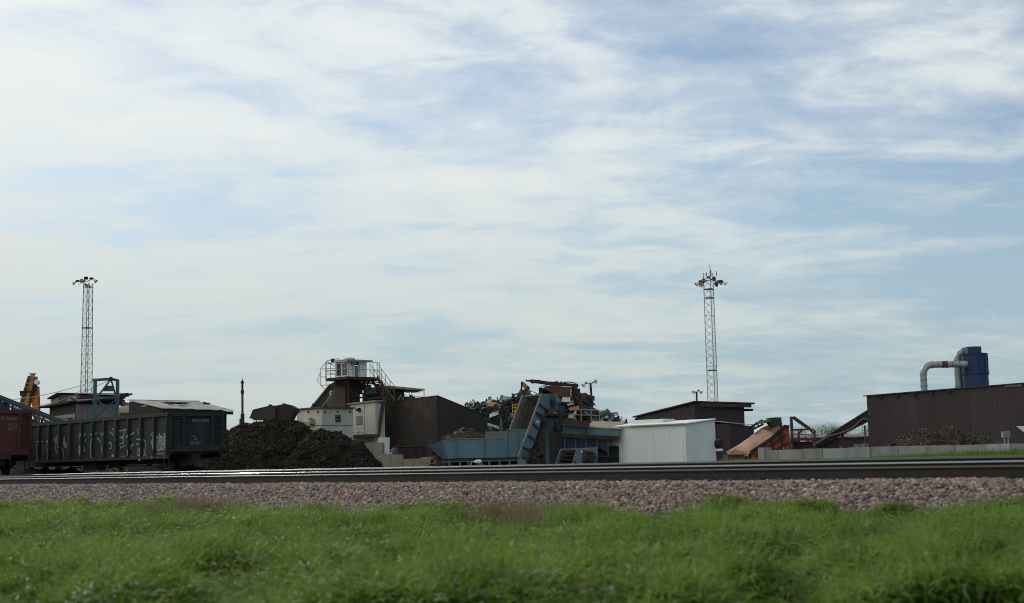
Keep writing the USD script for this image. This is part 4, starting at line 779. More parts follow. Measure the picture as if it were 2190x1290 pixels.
for a, b in (((1152.3, 864.5), (1167.5, 876.5)), ((1144.8, 881.5), (1160.5, 895)), ((1138.2, 905.5), (1152.5, 919)), ((1128.2, 930.5), (1144, 943)), ((1117.8, 956.5), (1134, 968))): obj('joint_flange', beam(cv.pt(*a, .05), cv.pt(*b, .05), .09, .10), 'dark_brown', nv)
obj('edge_bar', beam(cv.pt(1108.6, 977.5, -.02), cv.pt(1159, 841.8, -.02), .07, .10), 'edge_steel', nv)
WT = 1.72; fo = -TR * WT
far = [cv.pt(1159, 842) + fo, cv.pt(1131.7, 919) + fo, cv.pt(1128.5, 927) + fo]
dn = cv.pt(1190, 868) - cv.pt(1159, 842); ax = (far[1] - far[0]) / np.linalg.norm(far[1] - far[0]); dn = dn - ax * (dn @ ax); dn = dn / np.linalg.norm(dn)
obj('far_side_panel', plate([far[0], far[2], far[2] + dn * 1.05, far[0] + dn * 1.05], -TR * .05), 'grey_green', nv)
obj('edge_bar', beam(far[2] - TR * .02, far[0] - TR * .02, .07, .10), 'edge_steel', nv)
n0, n1 = cv.pt(1159, 842, -.06), cv.pt(1128.5, 927, -.06)
obj('head_plate', plate([n0 + ax * .05 + dn * .1, far[0] + ax * .05 + dn * .1 + TR * .03, far[0] + ax * .05 + dn * 1.05 + TR * .03, n0 + ax * .05 + dn * 1.05], -ax * .05), 'grey_green', nv)
b0, b1, b2, b3 = n0 + dn * .55 + ax * .75 - TR * .30, far[0] + dn * .55 + ax * .75 + TR * .35, far[2] + dn * .55 + TR * .35, n1 + dn * .55 - TR * .30
obj('belt', plate([b0, b1, b2, b3], dn * .04), 'black_steel', nv)
for s0_, s1_, w_ in ((far[0] + TR * .03 + dn * .30 + ax * .3, far[2] + TR * .03 + dn * .30, TR * .20 + dn * .24), ): obj('skirt', plate([s0_, s1_, s1_ + w_, s0_ + w_], dn * .02), 'dark_brown', nv)
cl = []
for k in range(46): u = (k + .5) / 46; q = b0 + (b3 - b0) * u; cl.append(obox(q + (b1 - b0) / 2 - dn * .05, (b1 - b0) / 2 * .98, ax * .03, dn * .05))
obj('cleats', cl, 'black_steel', nv)
obj('ladder', [tube([cv.pt(1175.5, 843, .10), cv.pt(1175.5, 872, .10)], .025, 5), tube([cv.pt(1183, 843, .10), cv.pt(1183, 872, .10)], .025, 5)] + [tube([cv.pt(1175.5, y_, .10), cv.pt(1183, y_, .10)], .02, 5) for y_ in (847, 852, 857, 862, 867, 871)], 'dark_brown', nv)
obj('drive_box', cv.box(1176, 855, 1183.5, 866, .20, 0.0), 'black_steel', nv)
obj('sign', cv.box(1146, 898.8, 1153.5, 905.8, .03, 0.0), 'pink_sign', nv)
obj('bracket', [beam(cv.pt(1152, 886, .15), cv.pt(1157, 900, .15), .16, .12), cv.box(1150.5, 884.5, 1153.5, 887, .22, 0.0)], 'dark_rust', nv)
obj('head_spike', [beam(cv.pt(1159, 842, .02), cv.pt(1157.4, 838.5, .02), .05), beam(far[0] + TR * .5, far[0] + TR * .5 - ax * .28, .12)], 'black_steel', nv)
obj('return_belt', plate([n0 + dn * 1.15 + ax * 1.4, far[0] + dn * 1.15 + ax * 1.4, far[2] + dn * 1.15, n1 + dn * 1.15], dn * .05), 'dark_brown', nv)
# platform, column and motor behind the conveyor
pf = Plane(P(1185, 885, 84.6), UX); px_ = thing('drive_platform', 'blue steel platform with a column and motor right of the steep conveyor', 'platform', pf.pt(1172, 1000) * [1, 1, 0])
obj('column', pf.box(1167, 890.5, 1174, 1004, .15, .15), 'deep_blue', px_); obj('deck', pf.box(1164, 884.5, 1212, 890, .9, .9), 'black_steel', px_)
obj('beam', pf.box(1166, 889.8, 1195, 893, .16, -.02), 'deep_blue', px_); obj('brace', beam(pf.pt(1190, 894), pf.pt(1174, 920), .16), 'deep_blue', px_)
obj('cabinet', pf.box(1175, 868, 1196, 884, .1, .6), 'deep_blue', px_); obj('cabinet', pf.box(1196.5, 868, 1206, 884, .35, .5), 'cyclone_blue', px_)
obj('motor', [tube([pf.pt(1186, 880, .75), pf.pt(1194, 880, .75)], .15, 12), pf.box(1188, 876, 1191, 878.5, .85, -.65)], 'dark_rust', px_)
obj('rail', [tube([pf.pt(1184, 865, .8), pf.pt(1206, 862.5, .8)], .06, 6), tube([pf.pt(1206, 862.5, .8), pf.pt(1240, 862, .2)], .03, 5), tube([pf.pt(1206, 872, .8), pf.pt(1206, 884, .8)], .03, 5)], 'dark_rust', px_)
obj('red_plate', pf.box(1185, 883.2, 1190, 885, .95, -.8), 'pink_sign', px_)

# big blue shredder housing
sb = Plane(P(1255, 930, 91), np.array([1, -.12, 0])); bx_ = thing('shredder_housing', 'big blue machine housing with bays and a cream roof behind the white shed', 'machine', sb.pt(1260, 1000) * [1, 1, 0])
obj('upper_panel', sb.poly([(1203, 911), (1253, 912.5), (1253, 931), (1203, 929)], 0, 2.5), 'deep_blue', bx_); obj('upper_panel', sb.poly([(1255, 912), (1325, 917), (1325, 934), (1255, 931)], .01, 2.5), 'blue_paint', bx_)
obj('roof', plate([sb.pt(1255, 914.5, .06), sb.pt(1330, 918.5, .06), sb.pt(1330, 902, -2.6), sb.pt(1262, 900.5, -2.6)], UZ * .06), 'tan_band', bx_)
obj('beam', beam(sb.pt(1203, 930.5, .12), sb.pt(1325, 937, .12), .3, .22), 'dark_rust', bx_)
for k, x_ in enumerate((1208, 1231.5, 1254.5, 1277.5, 1300.5)): obj('post', sb.box(x_ - 1.2, 936, x_ + 1.2, 975, .12, .1), 'deep_blue', bx_)
for k, x_ in enumerate((1209.5, 1233, 1256, 1279)): obj('bay_panel', sb.poly([(x_, 937 + k), (x_ + 20.5, 938 + k), (x_ + 20.5, 964 + k), (x_, 955 + k)], -.15, .2), 'cyclone_blue', bx_, label='deep blue bay panel'); 
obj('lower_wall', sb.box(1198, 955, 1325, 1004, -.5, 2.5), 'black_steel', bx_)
obj('lower_beam', sb.box(1250, 975, 1322, 977.5, .1, .1), 'dark_rust', bx_)
obj('open_frame', [beam(sb.pt(1205, 900, .2), sb.pt(1263, 903, .2), .14), beam(sb.pt(1205, 909, .2), sb.pt(1258, 911.5, .2), .12), beam(sb.pt(1212, 900, .2), sb.pt(1204, 910, .2), .10), beam(sb.pt(1236, 901, .2), sb.pt(1234, 911, .2), .10), sb.box(1208, 902, 1258, 911, -.6, .7)], 'dark_brown', bx_)
obj('frame_post', beam(sb.pt(1262, 900, .25), sb.pt(1253.5, 934, .25), .12), 'dark_brown', bx_)
obj('railing', [beam(sb.pt(1217, 875, .4), sb.pt(1281, 877.5, .4), .07), beam(sb.pt(1217, 886.5, .4), sb.pt(1282, 889.5, .4), .07)], 'edge_steel', bx_)
for x_, y0, y1 in ((1230, 887, 900), (1244, 876, 900), (1265.5, 877, 905), (1283, 878, 901)): obj('railing_post', beam(sb.pt(x_, y0, .4), sb.pt(x_, y1, .4), .07), 'edge_steel', bx_)
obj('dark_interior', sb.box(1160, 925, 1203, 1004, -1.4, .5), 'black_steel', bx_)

# small chute in front
sc_ = Plane(P(1250, 980, 83.4), np.array([1, -.05, 0])); cx_ = thing('small_chute', 'small blue open chute with a motor wheel low beside the track', 'chute', sc_.pt(1250, 1000) * [1, 1, 0])
obj('side_panel', sc_.poly([(1234, 960.3), (1278, 958.4), (1278, 1001), (1221, 1001)], 0, .05), 'blue_paint', cx_)
farp = [sc_.pt(1234, 960.3) - UX * 1.0 + UY * .2, sc_.pt(1221, 1001) - UX * 1.0 + UY * .2]
obj('far_side_panel', plate([farp[0], farp[1], farp[1] + UY * 1.0 + UX * .6, farp[0] + UY * .8 + UX * .9], UX * .03), 'blue_paint', cx_)
obj('trough', [obox(sc_.pt(1230 - 3.3 * k, 966 + 8.5 * k) - UX * .5 + UY * .55, UX * .46, UY * .14, UZ * .05) for k in range(4)] + [plate([sc_.pt(1234, 962) + UY * .75, sc_.pt(1221, 1001) + UY * .75, sc_.pt(1221, 1001) + UY * .75 - UX * .98, sc_.pt(1234, 962) + UY * .75 - UX * .98], UY * .03)], 'dark_rust', cx_)
obj('rim', [beam(sc_.pt(1234, 960), sc_.pt(1278, 958), .06), beam(sc_.pt(1234, 960), sc_.pt(1221.5, 1000), .07), beam(farp[0], farp[1], .06), beam(farp[0], sc_.pt(1234, 960), .05)], 'edge_steel', cx_)
obj('wheel', lathe([(0, .04), (.2, .06), (.26, .1), (.33, .1), (.33, -.02), (0, -.02)], sc_.pt(1263, 977, .2), sc_.n, 20), 'black_steel', cx_); obj('motor', [tube([sc_.pt(1245, 984, .25), sc_.pt(1258, 980, .25)], .2, 10), sc_.box(1246, 964, 1258, 973, .3, 0.0), sc_.box(1248, 986, 1262, 1001, .3, 0.0)], 'dark_rust', cx_)
obj('diagonal_bar', beam(sc_.pt(1226, 986, .05), sc_.pt(1240, 997, .05), .09), 'dark_brown', cx_); obj('loose_cloth', tube([sc_.pt(1243, 963, .1), sc_.pt(1245, 967, .1), sc_.pt(1248, 970, .15), sc_.pt(1251, 975, .1)], .035, 5), 'white_trim', cx_)

# low lamp in front of the hopper
lp_ = Plane(P(1010, 990, 80), UX); zx = thing('bent_lamp', 'small bent lamp post with a white head in front of the hopper legs', 'lamp', lp_.pt(1007, 1010) * [1, 1, 0])
q0, q1 = lp_.pt(1007, 1000), lp_.pt(1008, 989.5); obj('post', tube(curve([q0 - UZ * .5, q0, q1, lp_.pt(1011, 987.8), lp_.pt(1016, 987.8)]), .035, 6), 'galvanised', zx)
obj('lamp_head', tube([lp_.pt(1014, 988.3), lp_.pt(1020, 987), lp_.pt(1027, 987), lp_.pt(1030.5, 988)], [.05, .11, .13, .05], 10), 'lamp_white', zx)

# ---------------------------------------------------------------- heaps
def heap(name, label, prof, Y0, Wf, seed, mt, amp=.25, nx=90, ny=44, chips=4000, cs=(.05, .16), cat=None):
    pts = np.array([P(x_, y_, Y0) for x_, y_ in prof]); xs, zs = pts[:, 0], np.maximum(pts[:, 2], 0)
    gx_, gt = np.meshgrid(np.linspace(xs[0] - .8, xs[-1] + .8, nx), np.linspace(-1, 1, ny), indexing='ij')
    h = np.interp(gx_, np.r_[xs[0] - .8, xs, xs[-1] + .8], np.r_[-.3, zs, -.3]) * (1 - np.abs(gt) ** 1.6) 
    q = np.c_[gx_.ravel(), Y0 + gt.ravel() * Wf, h.ravel()]
    nz = meshkit.fbm(q * 1.1 + seed, 4, seed) - .5; q[:, 2] += nz * amp * 2 * np.clip(q[:, 2], 0, 1); q[:, 1] += (meshkit.fbm(q * 1.7 + 5 + seed, 3, seed) - .5) * amp * 2
    q[:, 2] = np.where(np.abs(gt.ravel()) > .98, -.2, q[:, 2])
    i, j = np.meshgrid(np.arange(nx - 1), np.arange(ny - 1), indexing='ij'); a = (i * ny + j).ravel(); f = np.vstack([np.c_[a, a + ny, a + ny + 1], np.c_[a, a + ny + 1, a + 1]])
    base = M(q, f)
    if base.face_normals[:, 2].mean() < 0: base.invert()
    rg = np.random.default_rng(seed); n = base.face_normals; ar = base.area_faces * (n[:, 1] < .45)
    fi = rg.choice(len(f), chips, p=ar / ar.sum()); w = rg.dirichlet((1, 1, 1), chips); c = (q[base.faces[fi]] * w[..., None]).sum(1) + n[fi] * .03
    s = (cs[0] + (cs[1] * 1.7 - cs[0]) * rg.random(chips) ** 3.2)[:, None, None] * rg.uniform(.3, 1.2, (chips, 1, 3)); d = rg.normal(size=(chips, 4, 3)); d /= np.linalg.norm(d, axis=2, keepdims=True)
    v = (c[:, None] + d * s).reshape(-1, 3); k = np.arange(chips) * 4; ff = np.vstack([np.c_[k + a_, k + b_, k + c_] for a_, b_, c_ in ((0, 1, 2), (0, 2, 3), (0, 3, 1), (1, 3, 2))])
    soup = M(base.vertices[base.faces].reshape(-1, 3), np.arange(len(f) * 3).reshape(-1, 3))
    return obj(name, [soup, M(v, ff)], mt, kind='stuff', label=label), base
heap('shredded_metal_heap', 'dark heap of shredded metal beside the black gondola wagon', [(448, 1000), (470, 955), (492, 930), (520, 912), (545, 907), (575, 900), (602, 896), (625, 898), (640, 905), (660, 925), (680, 940), (700, 955), (740, 985), (790, 1010)], 77, 5.0, 11, 'shred', .5, 150, 60, 26000, (.04, .13))
heap('shredded_metal_heap', 'lower dark heap of shredded metal in front of the white plant building', [(610, 1000), (640, 955), (662, 932), (690, 927), (720, 929), (740, 937), (758, 945), (775, 955), (792, 975), (816, 1006)], 74, 4.0, 12, 'shred', .45, 120, 50, 18000, (.04, .12))
heap('debris_heap', 'brown heap of fine debris against the brown hall behind the concrete wall', [(1880, 962), (1905, 953), (1930, 941), (1950, 930), (1968, 921), (1990, 918), (2010, 920), (2025, 915), (2040, 919), (2052, 929), (2066, 926), (2078, 934), (2095, 933), (2108, 941), (2125, 950), (2150, 958)], 76, 3.2, 13, 'shred_tan', .25, 110, 40, 11000, (.04, .12))
heap('shredded_metal_heap', 'mound of shredded metal inside the blue hopper', [(935, 950), (950, 937), (965, 927), (980, 918), (990, 914), (1003, 917), (1018, 925), (1035, 931), (1060, 940)], 86.4, 1.6, 14, 'shred_tan', .2, 60, 24, 3500, (.04, .12))
heap('scrap_bank', 'low dark bank of scrap under and behind the gondola wagons', [(-120, 990), (-60, 978), (0, 975), (60, 980), (120, 977), (180, 980), (240, 975), (300, 978), (360, 974), (420, 972), (470, 980), (520, 990)], 92, 5.0, 15, 'shred', .3, 130, 30, 7000, (.05, .14))
heap('glass_heap', 'small grey mound of bright fragments beside the concrete blocks', [(822, 975), (830, 968), (840, 958), (850, 955), (860, 962), (870, 975)], 88.5, 1.1, 16, 'scrap_mix', .1, 30, 16, 900, (.03, .10))
SPROF = [(955, 935), (985, 872), (1000, 868), (1018, 872), (1036, 866), (1052, 860), (1070, 852), (1090, 856), (1112, 853), (1130, 852), (1160, 845), (1185, 836), (1235, 838), (1248, 862), (1265, 878), (1285, 886), (1300, 892), (1320, 898), (1345, 910), (1385, 935)]
_, scrap = heap('scrap_heap', 'tall mixed heap of crushed cars and scrap metal behind the blue conveyor', SPROF, 122, 6.5, 17, 'scrap_mix', .6, 170, 70, 15000, (.06, .27))

# single pieces of scrap lying on the tall heap
rs_ = random.Random(21); rn_ = np.random.default_rng(21)
def crumple(w, h, amp, seed, n=7):
    u, v = np.meshgrid(np.linspace(-.5, .5, n), np.linspace(-.5, .5, n), indexing='ij'); q = np.c_[u.ravel() * w, v.ravel() * h, 0 * u.ravel()]
    q += (meshkit.noise(np.c_[q[:, :2] * 2.3, 0 * q[:, 0]] + seed * 3.1, seed)[:, None] - .5) * [amp * .5, amp * .5, amp * 2.2] + rn_.normal(0, amp * .09, q.shape)
    i, j = np.meshgrid(np.arange(n - 1), np.arange(n - 1), indexing='ij'); a = (i * n + j).ravel(); f = np.vstack([np.c_[a, a + n, a + n + 1], np.c_[a, a + n + 1, a + 1]])
    k = len(q); return M(np.vstack([q, q - [0, 0, .02]]), np.vstack([f, f[:, ::-1] + k]))
def proto(name, mesh, mt):
    p = '/World/Looks/../' ; p = '/World/Sources/' + name
    UsdGeom.Xform.Define(stage, p) if not stage.GetPrimAtPath(p) else None
    usdkit.mesh(stage, p + '/body', mesh, MT[mt], smooth=False); return p
src = stage.CreateClassPrim('/World/Sources')
mat('sheet_silver', (0.42, 0.44, 0.45), (0.20, 0.21, 0.22), 2.0, 0.35, metal=0.5); mat('sheet_white', (0.60, 0.61, 0.60), (0.40, 0.41, 0.40), 2, 0.5, rust=.15); mat('sheet_dark', (0.05, 0.045, 0.042), (0.025, 0.023, 0.022), 2, 0.6); mat('sheet_blue', (0.10, 0.16, 0.19), (0.06, 0.1, 0.13), 2, 0.5)
KINDS = []
def prep(name, mesh, mt, lab, grp, wgt): KINDS.append((proto(name, mesh, mt), lab, grp, wgt))
prep('silver_sheet', crumple(1.3, .9, .35, 1), 'sheet_silver', 'crumpled silver sheet metal lying on the tall scrap heap', 'silver sheets on the scrap heap', 5)
prep('white_panel', crumple(1.1, .8, .25, 2), 'sheet_white', 'bent white car panel lying on the tall scrap heap', 'white panels on the scrap heap', 4)
prep('dark_sheet', crumple(1.6, 1.1, .5, 3), 'sheet_dark', 'twisted dark sheet metal lying on the tall scrap heap', 'dark sheets on the scrap heap', 7)
prep('rusty_sheet', crumple(1.4, 1.0, .4, 4), 'rust', 'crumpled rusty sheet metal lying on the tall scrap heap', 'rusty sheets on the scrap heap', 5)
prep('blue_grey_panel', crumple(1.2, .8, .3, 5), 'sheet_blue', 'dented blue grey panel lying on the tall scrap heap', 'blue grey panels on the scrap heap', 3)
prep('bent_pipe', tube(curve([(-1.1, 0, 0), (-.4, .1, .15), (.3, -.1, .1), (1.1, .15, -.1)]), .05, 6), 'galvanised', 'thin bent pale pipe sticking out of the tall scrap heap', 'pipes in the scrap heap', 4)
prep('steel_beam', join([box((0, 0, .09), (2.2, .18, .02)), box((0, 0, -.09), (2.2, .18, .02)), box((0, 0, 0), (2.2, .02, .17))]), 'dark_rust', 'short rusty steel beam lying on the tall scrap heap', 'steel beams in the scrap heap', 3)
prep('crushed_box', M(trimesh.creation.box((1.1, .8, .7)).subdivide().subdivide().vertices * 1, trimesh.creation.box((1.1, .8, .7)).subdivide().subdivide().faces), 'sheet_dark', 'crushed dark appliance shell lying on the tall scrap heap', 'crushed shells in the scrap heap', 3)
prep('wheel_rim', lathe([(.12, -.03), (.25, -.02), (.28, .09), (.33, .10), (.33, -.10), (.28, -.09), (.25, -.02)], np.zeros(3), UZ, 16), 'sheet_silver', 'loose wheel rim lying on the tall scrap heap', 'wheel rims in the scrap heap', 1)
nn = scrap.face_normals; ar = scrap.area_faces * (nn[:, 1] < .3) * (scrap.triangles_center[:, 2] > 1.6); ch = rn_.choice(len(ar), 270, p=ar / ar.sum())
NMS = {'silver_sheet': 'scrap_sheet', 'white_panel': 'scrap_plate', 'dark_sheet': 'scrap_sheet', 'rusty_sheet': 'scrap_sheet', 'blue_grey_panel': 'scrap_plate', 'bent_pipe': 'scrap_pipe', 'steel_beam': 'scrap_beam', 'crushed_box': 'crushed_shell', 'wheel_rim': 'loose_rim'}
MARKS = [('yellow hood', 1053, 865), ('yellow rack', 1107, 878), ('green post', 1073, 908), ('grapple', 1114, 842), ('truck chassis', 1180, 820), ('white car shell', 1212, 857), ('orange scrap', 1226, 876), ('dark torn plates', 1250, 858), ('leaning pole', 1265, 870), ('green tank', 1292, 885), ('white tilted sheet', 1304, 897), ('hall roof', 1005, 872), ('red piece', 1037, 874), ('curved bumper', 1056, 886), ('blue beam', 1106, 893), ('pale railing', 1275, 880)]
for fi in ch:
    k = rs_.choices(KINDS, [q[3] for q in KINDS])[0]; c = scrap.triangles_center[fi] + nn[fi] * .22; s = rs_.uniform(.4, .95); rot = (rs_.uniform(-75, 75) + 40, rs_.uniform(-45, 45), rs_.uniform(0, 360)); sy = rs_.uniform(.7, 1.1)
    qx, qy = project(c)
    if (1108 < qx < 1215 and qy > 862) or (1200 < qx < 1420 and qy > 905) or qy > 925 or (qx < 1042 and qy > 850 + (qx - 936) * .42): continue
    lm = min(MARKS, key=lambda q: math.hypot(qx - q[1], 1.4 * (qy - q[2]))); dx_, dy_ = qx - lm[1], qy - lm[2]
    wh = ('left of' if dx_ < 0 else 'right of') if abs(dx_) > abs(dy_) * 1.2 else ('above' if dy_ < 0 else 'below')
    what = ('small ' if s < .58 else 'large ' if s > .78 else '') + k[1].split(' lying')[0].split(' sticking')[0] + f' {wh} the {lm[0]} on the scrap heap'
    copy_of(k[0], NMS[k[0].rsplit('/', 1)[1]], c, rot, (s, s * sy, s), what, 'scrap', what.replace('small ', '').replace('large ', '') + ', pieces')
# pieces that stand out
def Q2(x_, y_, Y=117.5): return P(x_, y_, Y)
SP = Plane(Q2(1100, 880), UX)
obj('machine_hood', [SP.poly([(1043, 868), (1045, 862.5), (1050, 860.3), (1058, 860.5), (1066, 863.5), (1059, 865), (1053, 870), (1046, 869.5)], .5, .3)], 'yellow_paint', label='bright yellow bent machine panel on top of the scrap heap', cat='scrap panel')
rk = thing('yellow_rack', 'yellow welded steel rack leaning in the scrap heap left of the conveyor', 'rack', SP.pt(1106, 892))
obj('post', [SP.box(x_ - .8, 866, x_ + .8, 890, 2.0, -1.9) for x_ in (1096, 1101.5, 1111, 1118)], 'yellow_paint', rk); obj('rail', [SP.box(1096, y_ - .8, 1120, y_ + .8, 2.04, -1.86) for y_ in (867, 874, 881.5)], 'yellow_paint', rk)
bb = thing('blue_beam', 'blue painted steel box beam lying below the yellow rack', 'steel beam', SP.pt(1106, 893)); obj('box_section', SP.poly([(1098, 889.5), (1117, 888.5), (1117, 895), (1098, 896.5)], 2.0, .5), 'blue_paint', bb); obj('end_plate', SP.poly([(1097, 889), (1098, 889), (1098, 897), (1097, 897)], 2.05, .6), 'deep_blue', bb)
obj('green_post', SP.box(1071, 898, 1075, 940, 4.5, -4.2), 'green_paint', label='dull green steel post standing in front of the scrap heap', cat='post')
gb = Plane(Q2(1292, 884, 118), UX); obj('green_tank', [lathe([(0, -.40), (.2, -.39), (.25, -.32), (.25, .32), (.2, .39), (0, .40)], gb.pt(1292, 884.5, .6), np.array([.8, -.2, .45]) * 1.0, 16), gb.box(1286, 880, 1289, 883, .7, -.3)], 'green_paint', label='dented green tank on the right slope of the scrap heap', cat='tank')
obj('pink_pipe', tube([gb.pt(1295, 889, .8), gb.pt(1304, 886.5, .8), gb.pt(1313, 884.5, .8)], .05, 6), 'red_orange', label='thin reddish bar poking out right of the green tank', cat='scrap bar')
obj('white_tilted_sheet', plate([gb.pt(1296, 901, 1.2), gb.pt(1306, 892.5, 1.2), gb.pt(1312, 896, .8), gb.pt(1303, 902.5, .9)], UY * .04), 'sheet_white', label='flat white sheet tilted low on the right slope of the scrap heap', cat='scrap sheet')
obj('red_lump', [crumple(.5, .35, .2, 9).apply_translation(Q2(1037, 874.5, 116.5))], 'pink_sign', label='small red crumpled piece on the left slope of the scrap heap', cat='scrap')
obj('white_curved_sheet', [M(*(lambda m_: (m_.vertices @ np.array([[.9, .2, .3], [0, .5, .8], [-.2, .8, -.5]]) + Q2(1056, 886, 116), m_.faces))(crumple(.85, .35, .18, 12)))], 'sheet_white', label='curved pale bumper low on the heap beside the dark hall', cat='scrap panel')
obj('silver_fender', [M(*(lambda m_: (m_.vertices @ np.array([[.9, .1, -.3], [0, .5, .8], [.2, .8, -.5]]) + Q2(1054, 911, 115.5), m_.faces))(crumple(1.1, .3, .18, 13)))], 'sheet_silver', label='silver crumpled fender at the foot of the heap above the hopper', cat='scrap panel')

# wreck on the top of the heap
WK = Plane(P(1190, 840, 118.5), UX)
ch_ = thing('truck_chassis', 'rusty twisted truck chassis balanced across the top of the scrap heap', 'truck chassis', WK.pt(1185, 820))
mid_ = [(1124, 814), (1134, 814.8), (1150, 816.5), (1170, 819.5), (1195, 821.5), (1215, 823.5), (1235, 826)]
for o, th in ((.35, 0), (-.5, 0)): obj('frame_rail', [beam(WK.pt(*a, o), WK.pt(*b, o), .14, .26 if a[0] > 1130 else .10) for a, b in zip(mid_[:-1], mid_[1:])], 'dark_rust', ch_)
obj('cross_member', [WK.box(x_ - 1.2, y_, x_ + 1.2, y_ + 5, .33, .5) for x_, y_ in ((1139, 815.5), (1160, 815), (1182, 817.5), (1200, 816.5), (1208, 818), (1222, 820.5), (1235, 822.5))], 'dark_rust', ch_)
obj('bracket', [WK.poly([(1145, 815), (1150, 813), (1155, 813), (1161, 816.5), (1160, 819), (1145, 817)], .2, .3), WK.box(1180, 817, 1194, 820, .3, .3), WK.box(1187, 815.8, 1193, 820, .3, .2), WK.box(1199, 816, 1202, 821, .3, .3), WK.box(1205, 817, 1209, 823, .3, .3), WK.box(1230, 822, 1236.5, 828, .3, .5)], 'dark_rust', ch_)
obj('leaf_spring', tube([WK.pt(x_, y_, .42) for x_, y_ in ((1208, 818.5), (1216, 818), (1224, 818.5), (1233, 822))], .05, 6), 'dark_rust', ch_)
wb = thing('crushed_container', 'rust brown crushed container body under the truck chassis', 'crushed body', WK.pt(1200, 850))
obj('side_panel', WK.poly([(1166, 821), (1172, 829), (1185, 834), (1205, 841), (1220, 848), (1220, 857), (1200, 850), (1180, 841), (1168, 834)], .75, .6), 'rust', wb)
obj('side_panel', WK.poly([(1171, 826), (1185, 824.5), (1205, 827), (1222, 829), (1222, 848), (1206, 841), (1188, 834.5)], .6, .4), 'rust', wb, label='mottled rusty side panel'); obj('end_panel', WK.poly([(1223, 829), (1240, 832), (1241, 862), (1222, 861)], .45, 1.5), 'dark_rust', wb)
obj('torn_strip', [tube([WK.pt(x_, y_, .75) for x_, y_ in q], .035, 5) for q in ([(1219, 833), (1221, 838), (1219.5, 843), (1222, 849)], [(1200, 827.5), (1212, 828), (1221, 829)])], 'sheet_white', wb)
obj('dangling_bar', [tube([WK.pt(x_, y_, .5) for x_, y_ in q], .03, 5) for q in ([(1152, 832.5), (1158, 828), (1165, 824.5)], [(1153, 833), (1160, 834), (1168, 838)], [(1156, 830), (1163, 833), (1170, 835)], [(1163, 826), (1165, 832)])], 'dark_rust', wb)
obj('lower_lump', [crumple(3.2, 1.3, .6, 31, 10).apply_transform(trimesh.transformations.rotation_matrix(1.1, [1, 0, 0])).apply_translation(WK.pt(1190, 845, .0))], 'dark_rust', wb)
cw = thing('white_car_shell', 'crushed white car front with dark holes right of the conveyor head', 'car wreck', WK.pt(1212, 860))
obj('shell', [M(*(lambda m_: (m_.vertices @ np.array([[1, 0, -.05], [0, .4, .9], [0, .9, -.4]]) + WK.pt(1212, 856.5, 1.3), m_.faces))(crumple(.85, .42, .12, 41)))], 'sheet_white', cw); obj('headlamp_hole', lathe([(0, .03), (.16, .03), (.16, -.03)], WK.pt(1221.5, 856, 1.62), -UY, 14), 'black_steel', cw)
obj('bumper', [M(*(lambda m_: (m_.vertices @ np.array([[.9, 0, .3], [0, .4, .9], [0, .9, -.4]]) + WK.pt(1219, 864, 1.2), m_.faces))(crumple(.55, .4, .2, 42)))], 'sheet_white', cw); obj('red_lamp', WK.box(1213, 863, 1215.6, 865.2, 1.6, -1.4), 'red_orange', cw)
obj('orange_scrap', [M(*(lambda m_: (m_.vertices @ np.array([[1, 0, .1], [0, .4, .9], [0, .9, -.4]]) + WK.pt(1226, 876, 1.9), m_.faces))(crumple(.8, .4, .2, 43)))], 'orange_paint', label='orange rusty piece of machinery behind the pale railing', cat='scrap')
obj('dark_torn_plate', [M(*(lambda m_: (m_.vertices @ np.array([[.95, 0, -.3], [0, .5, .8], [.2, .8, -.4]]) + WK.pt(1252, 853, .8), m_.faces))(crumple(1.5, .9, .5, 44, 9)))], 'sheet_dark', label='torn dark plates sticking out right below the crushed container', cat='scrap sheet')
obj('dark_torn_plate', [M(*(lambda m_: (m_.vertices @ np.array([[.9, 0, -.4], [0, .5, .8], [.3, .8, -.4]]) + WK.pt(1248, 868, 1.0), m_.faces))(crumple(1.5, 1.3, .5, 45, 9)))], 'sheet_dark', label='lower torn dark plates left of the leaning floodlight pole', cat='scrap sheet')

# material handler behind the heap
ma = Plane(P(1120, 840, 130), UX); mh = thing('material_handler', 'orange material handler arm with a dark grapple reaching over the scrap heap', 'crane', ma.pt(1128, 1000) * [1, 1, 0])
obj('boom', plate([ma.pt(x_, y_, .25) for x_, y_ in ((1114.5, 817), (1118.5, 816), (1131, 827), (1131, 834), (1126, 835), (1115, 824))], UY * .5), 'orange_paint', mh)
obj('stick', ma.poly([(1123, 832), (1130, 832), (1129.5, 858), (1123, 900)], .2, .4), 'orange_paint', mh); obj('tip', ma.box(1114, 817, 1117.2, 829, .32, .3), 'black_steel', mh)
obj('hinge', lathe([(0, .3), (.16, .3), (.16, -.4), (0, -.4)], ma.pt(1129.5, 830, 0), -UY, 14), 'dark_rust', mh); obj('cylinder', tube([ma.pt(1119, 833, .3), ma.pt(1120.5, 852, .3)], .05, 6), 'galvanised', mh); obj('hose', [tube([ma.pt(1131.5, 829, .3), ma.pt(1131.8, 845, .3)], .03, 5)], 'rubber', mh)
gp_ = obj('grapple', [ma.box(1113.5, 829.5, 1117, 835, .2, .2)] + [beam(ma.pt(1115 + a, 834, o), ma.pt(x_, y_, o2), .16, .14) for a, x_, y_, o, o2 in ((-.5, 1110, 842, 0, .3), (.5, 1118.5, 843, 0, .3), (0, 1114.5, 844, .2, .6), (0, 1114.5, 843, -.2, -.5))] + [beam(ma.pt(x_, y_, o2), ma.pt(x2, y2, o3), .13, .10) for x_, y_, o2, x2, y2, o3 in ((1110, 842, .3, 1105.5, 851, .2), (1118.5, 843, .3, 1121.5, 851, .2), (1114.5, 844, .6, 1113.5, 852, .5), (1114.5, 843, -.5, 1115, 851, -.4))], 'black_steel', mh)
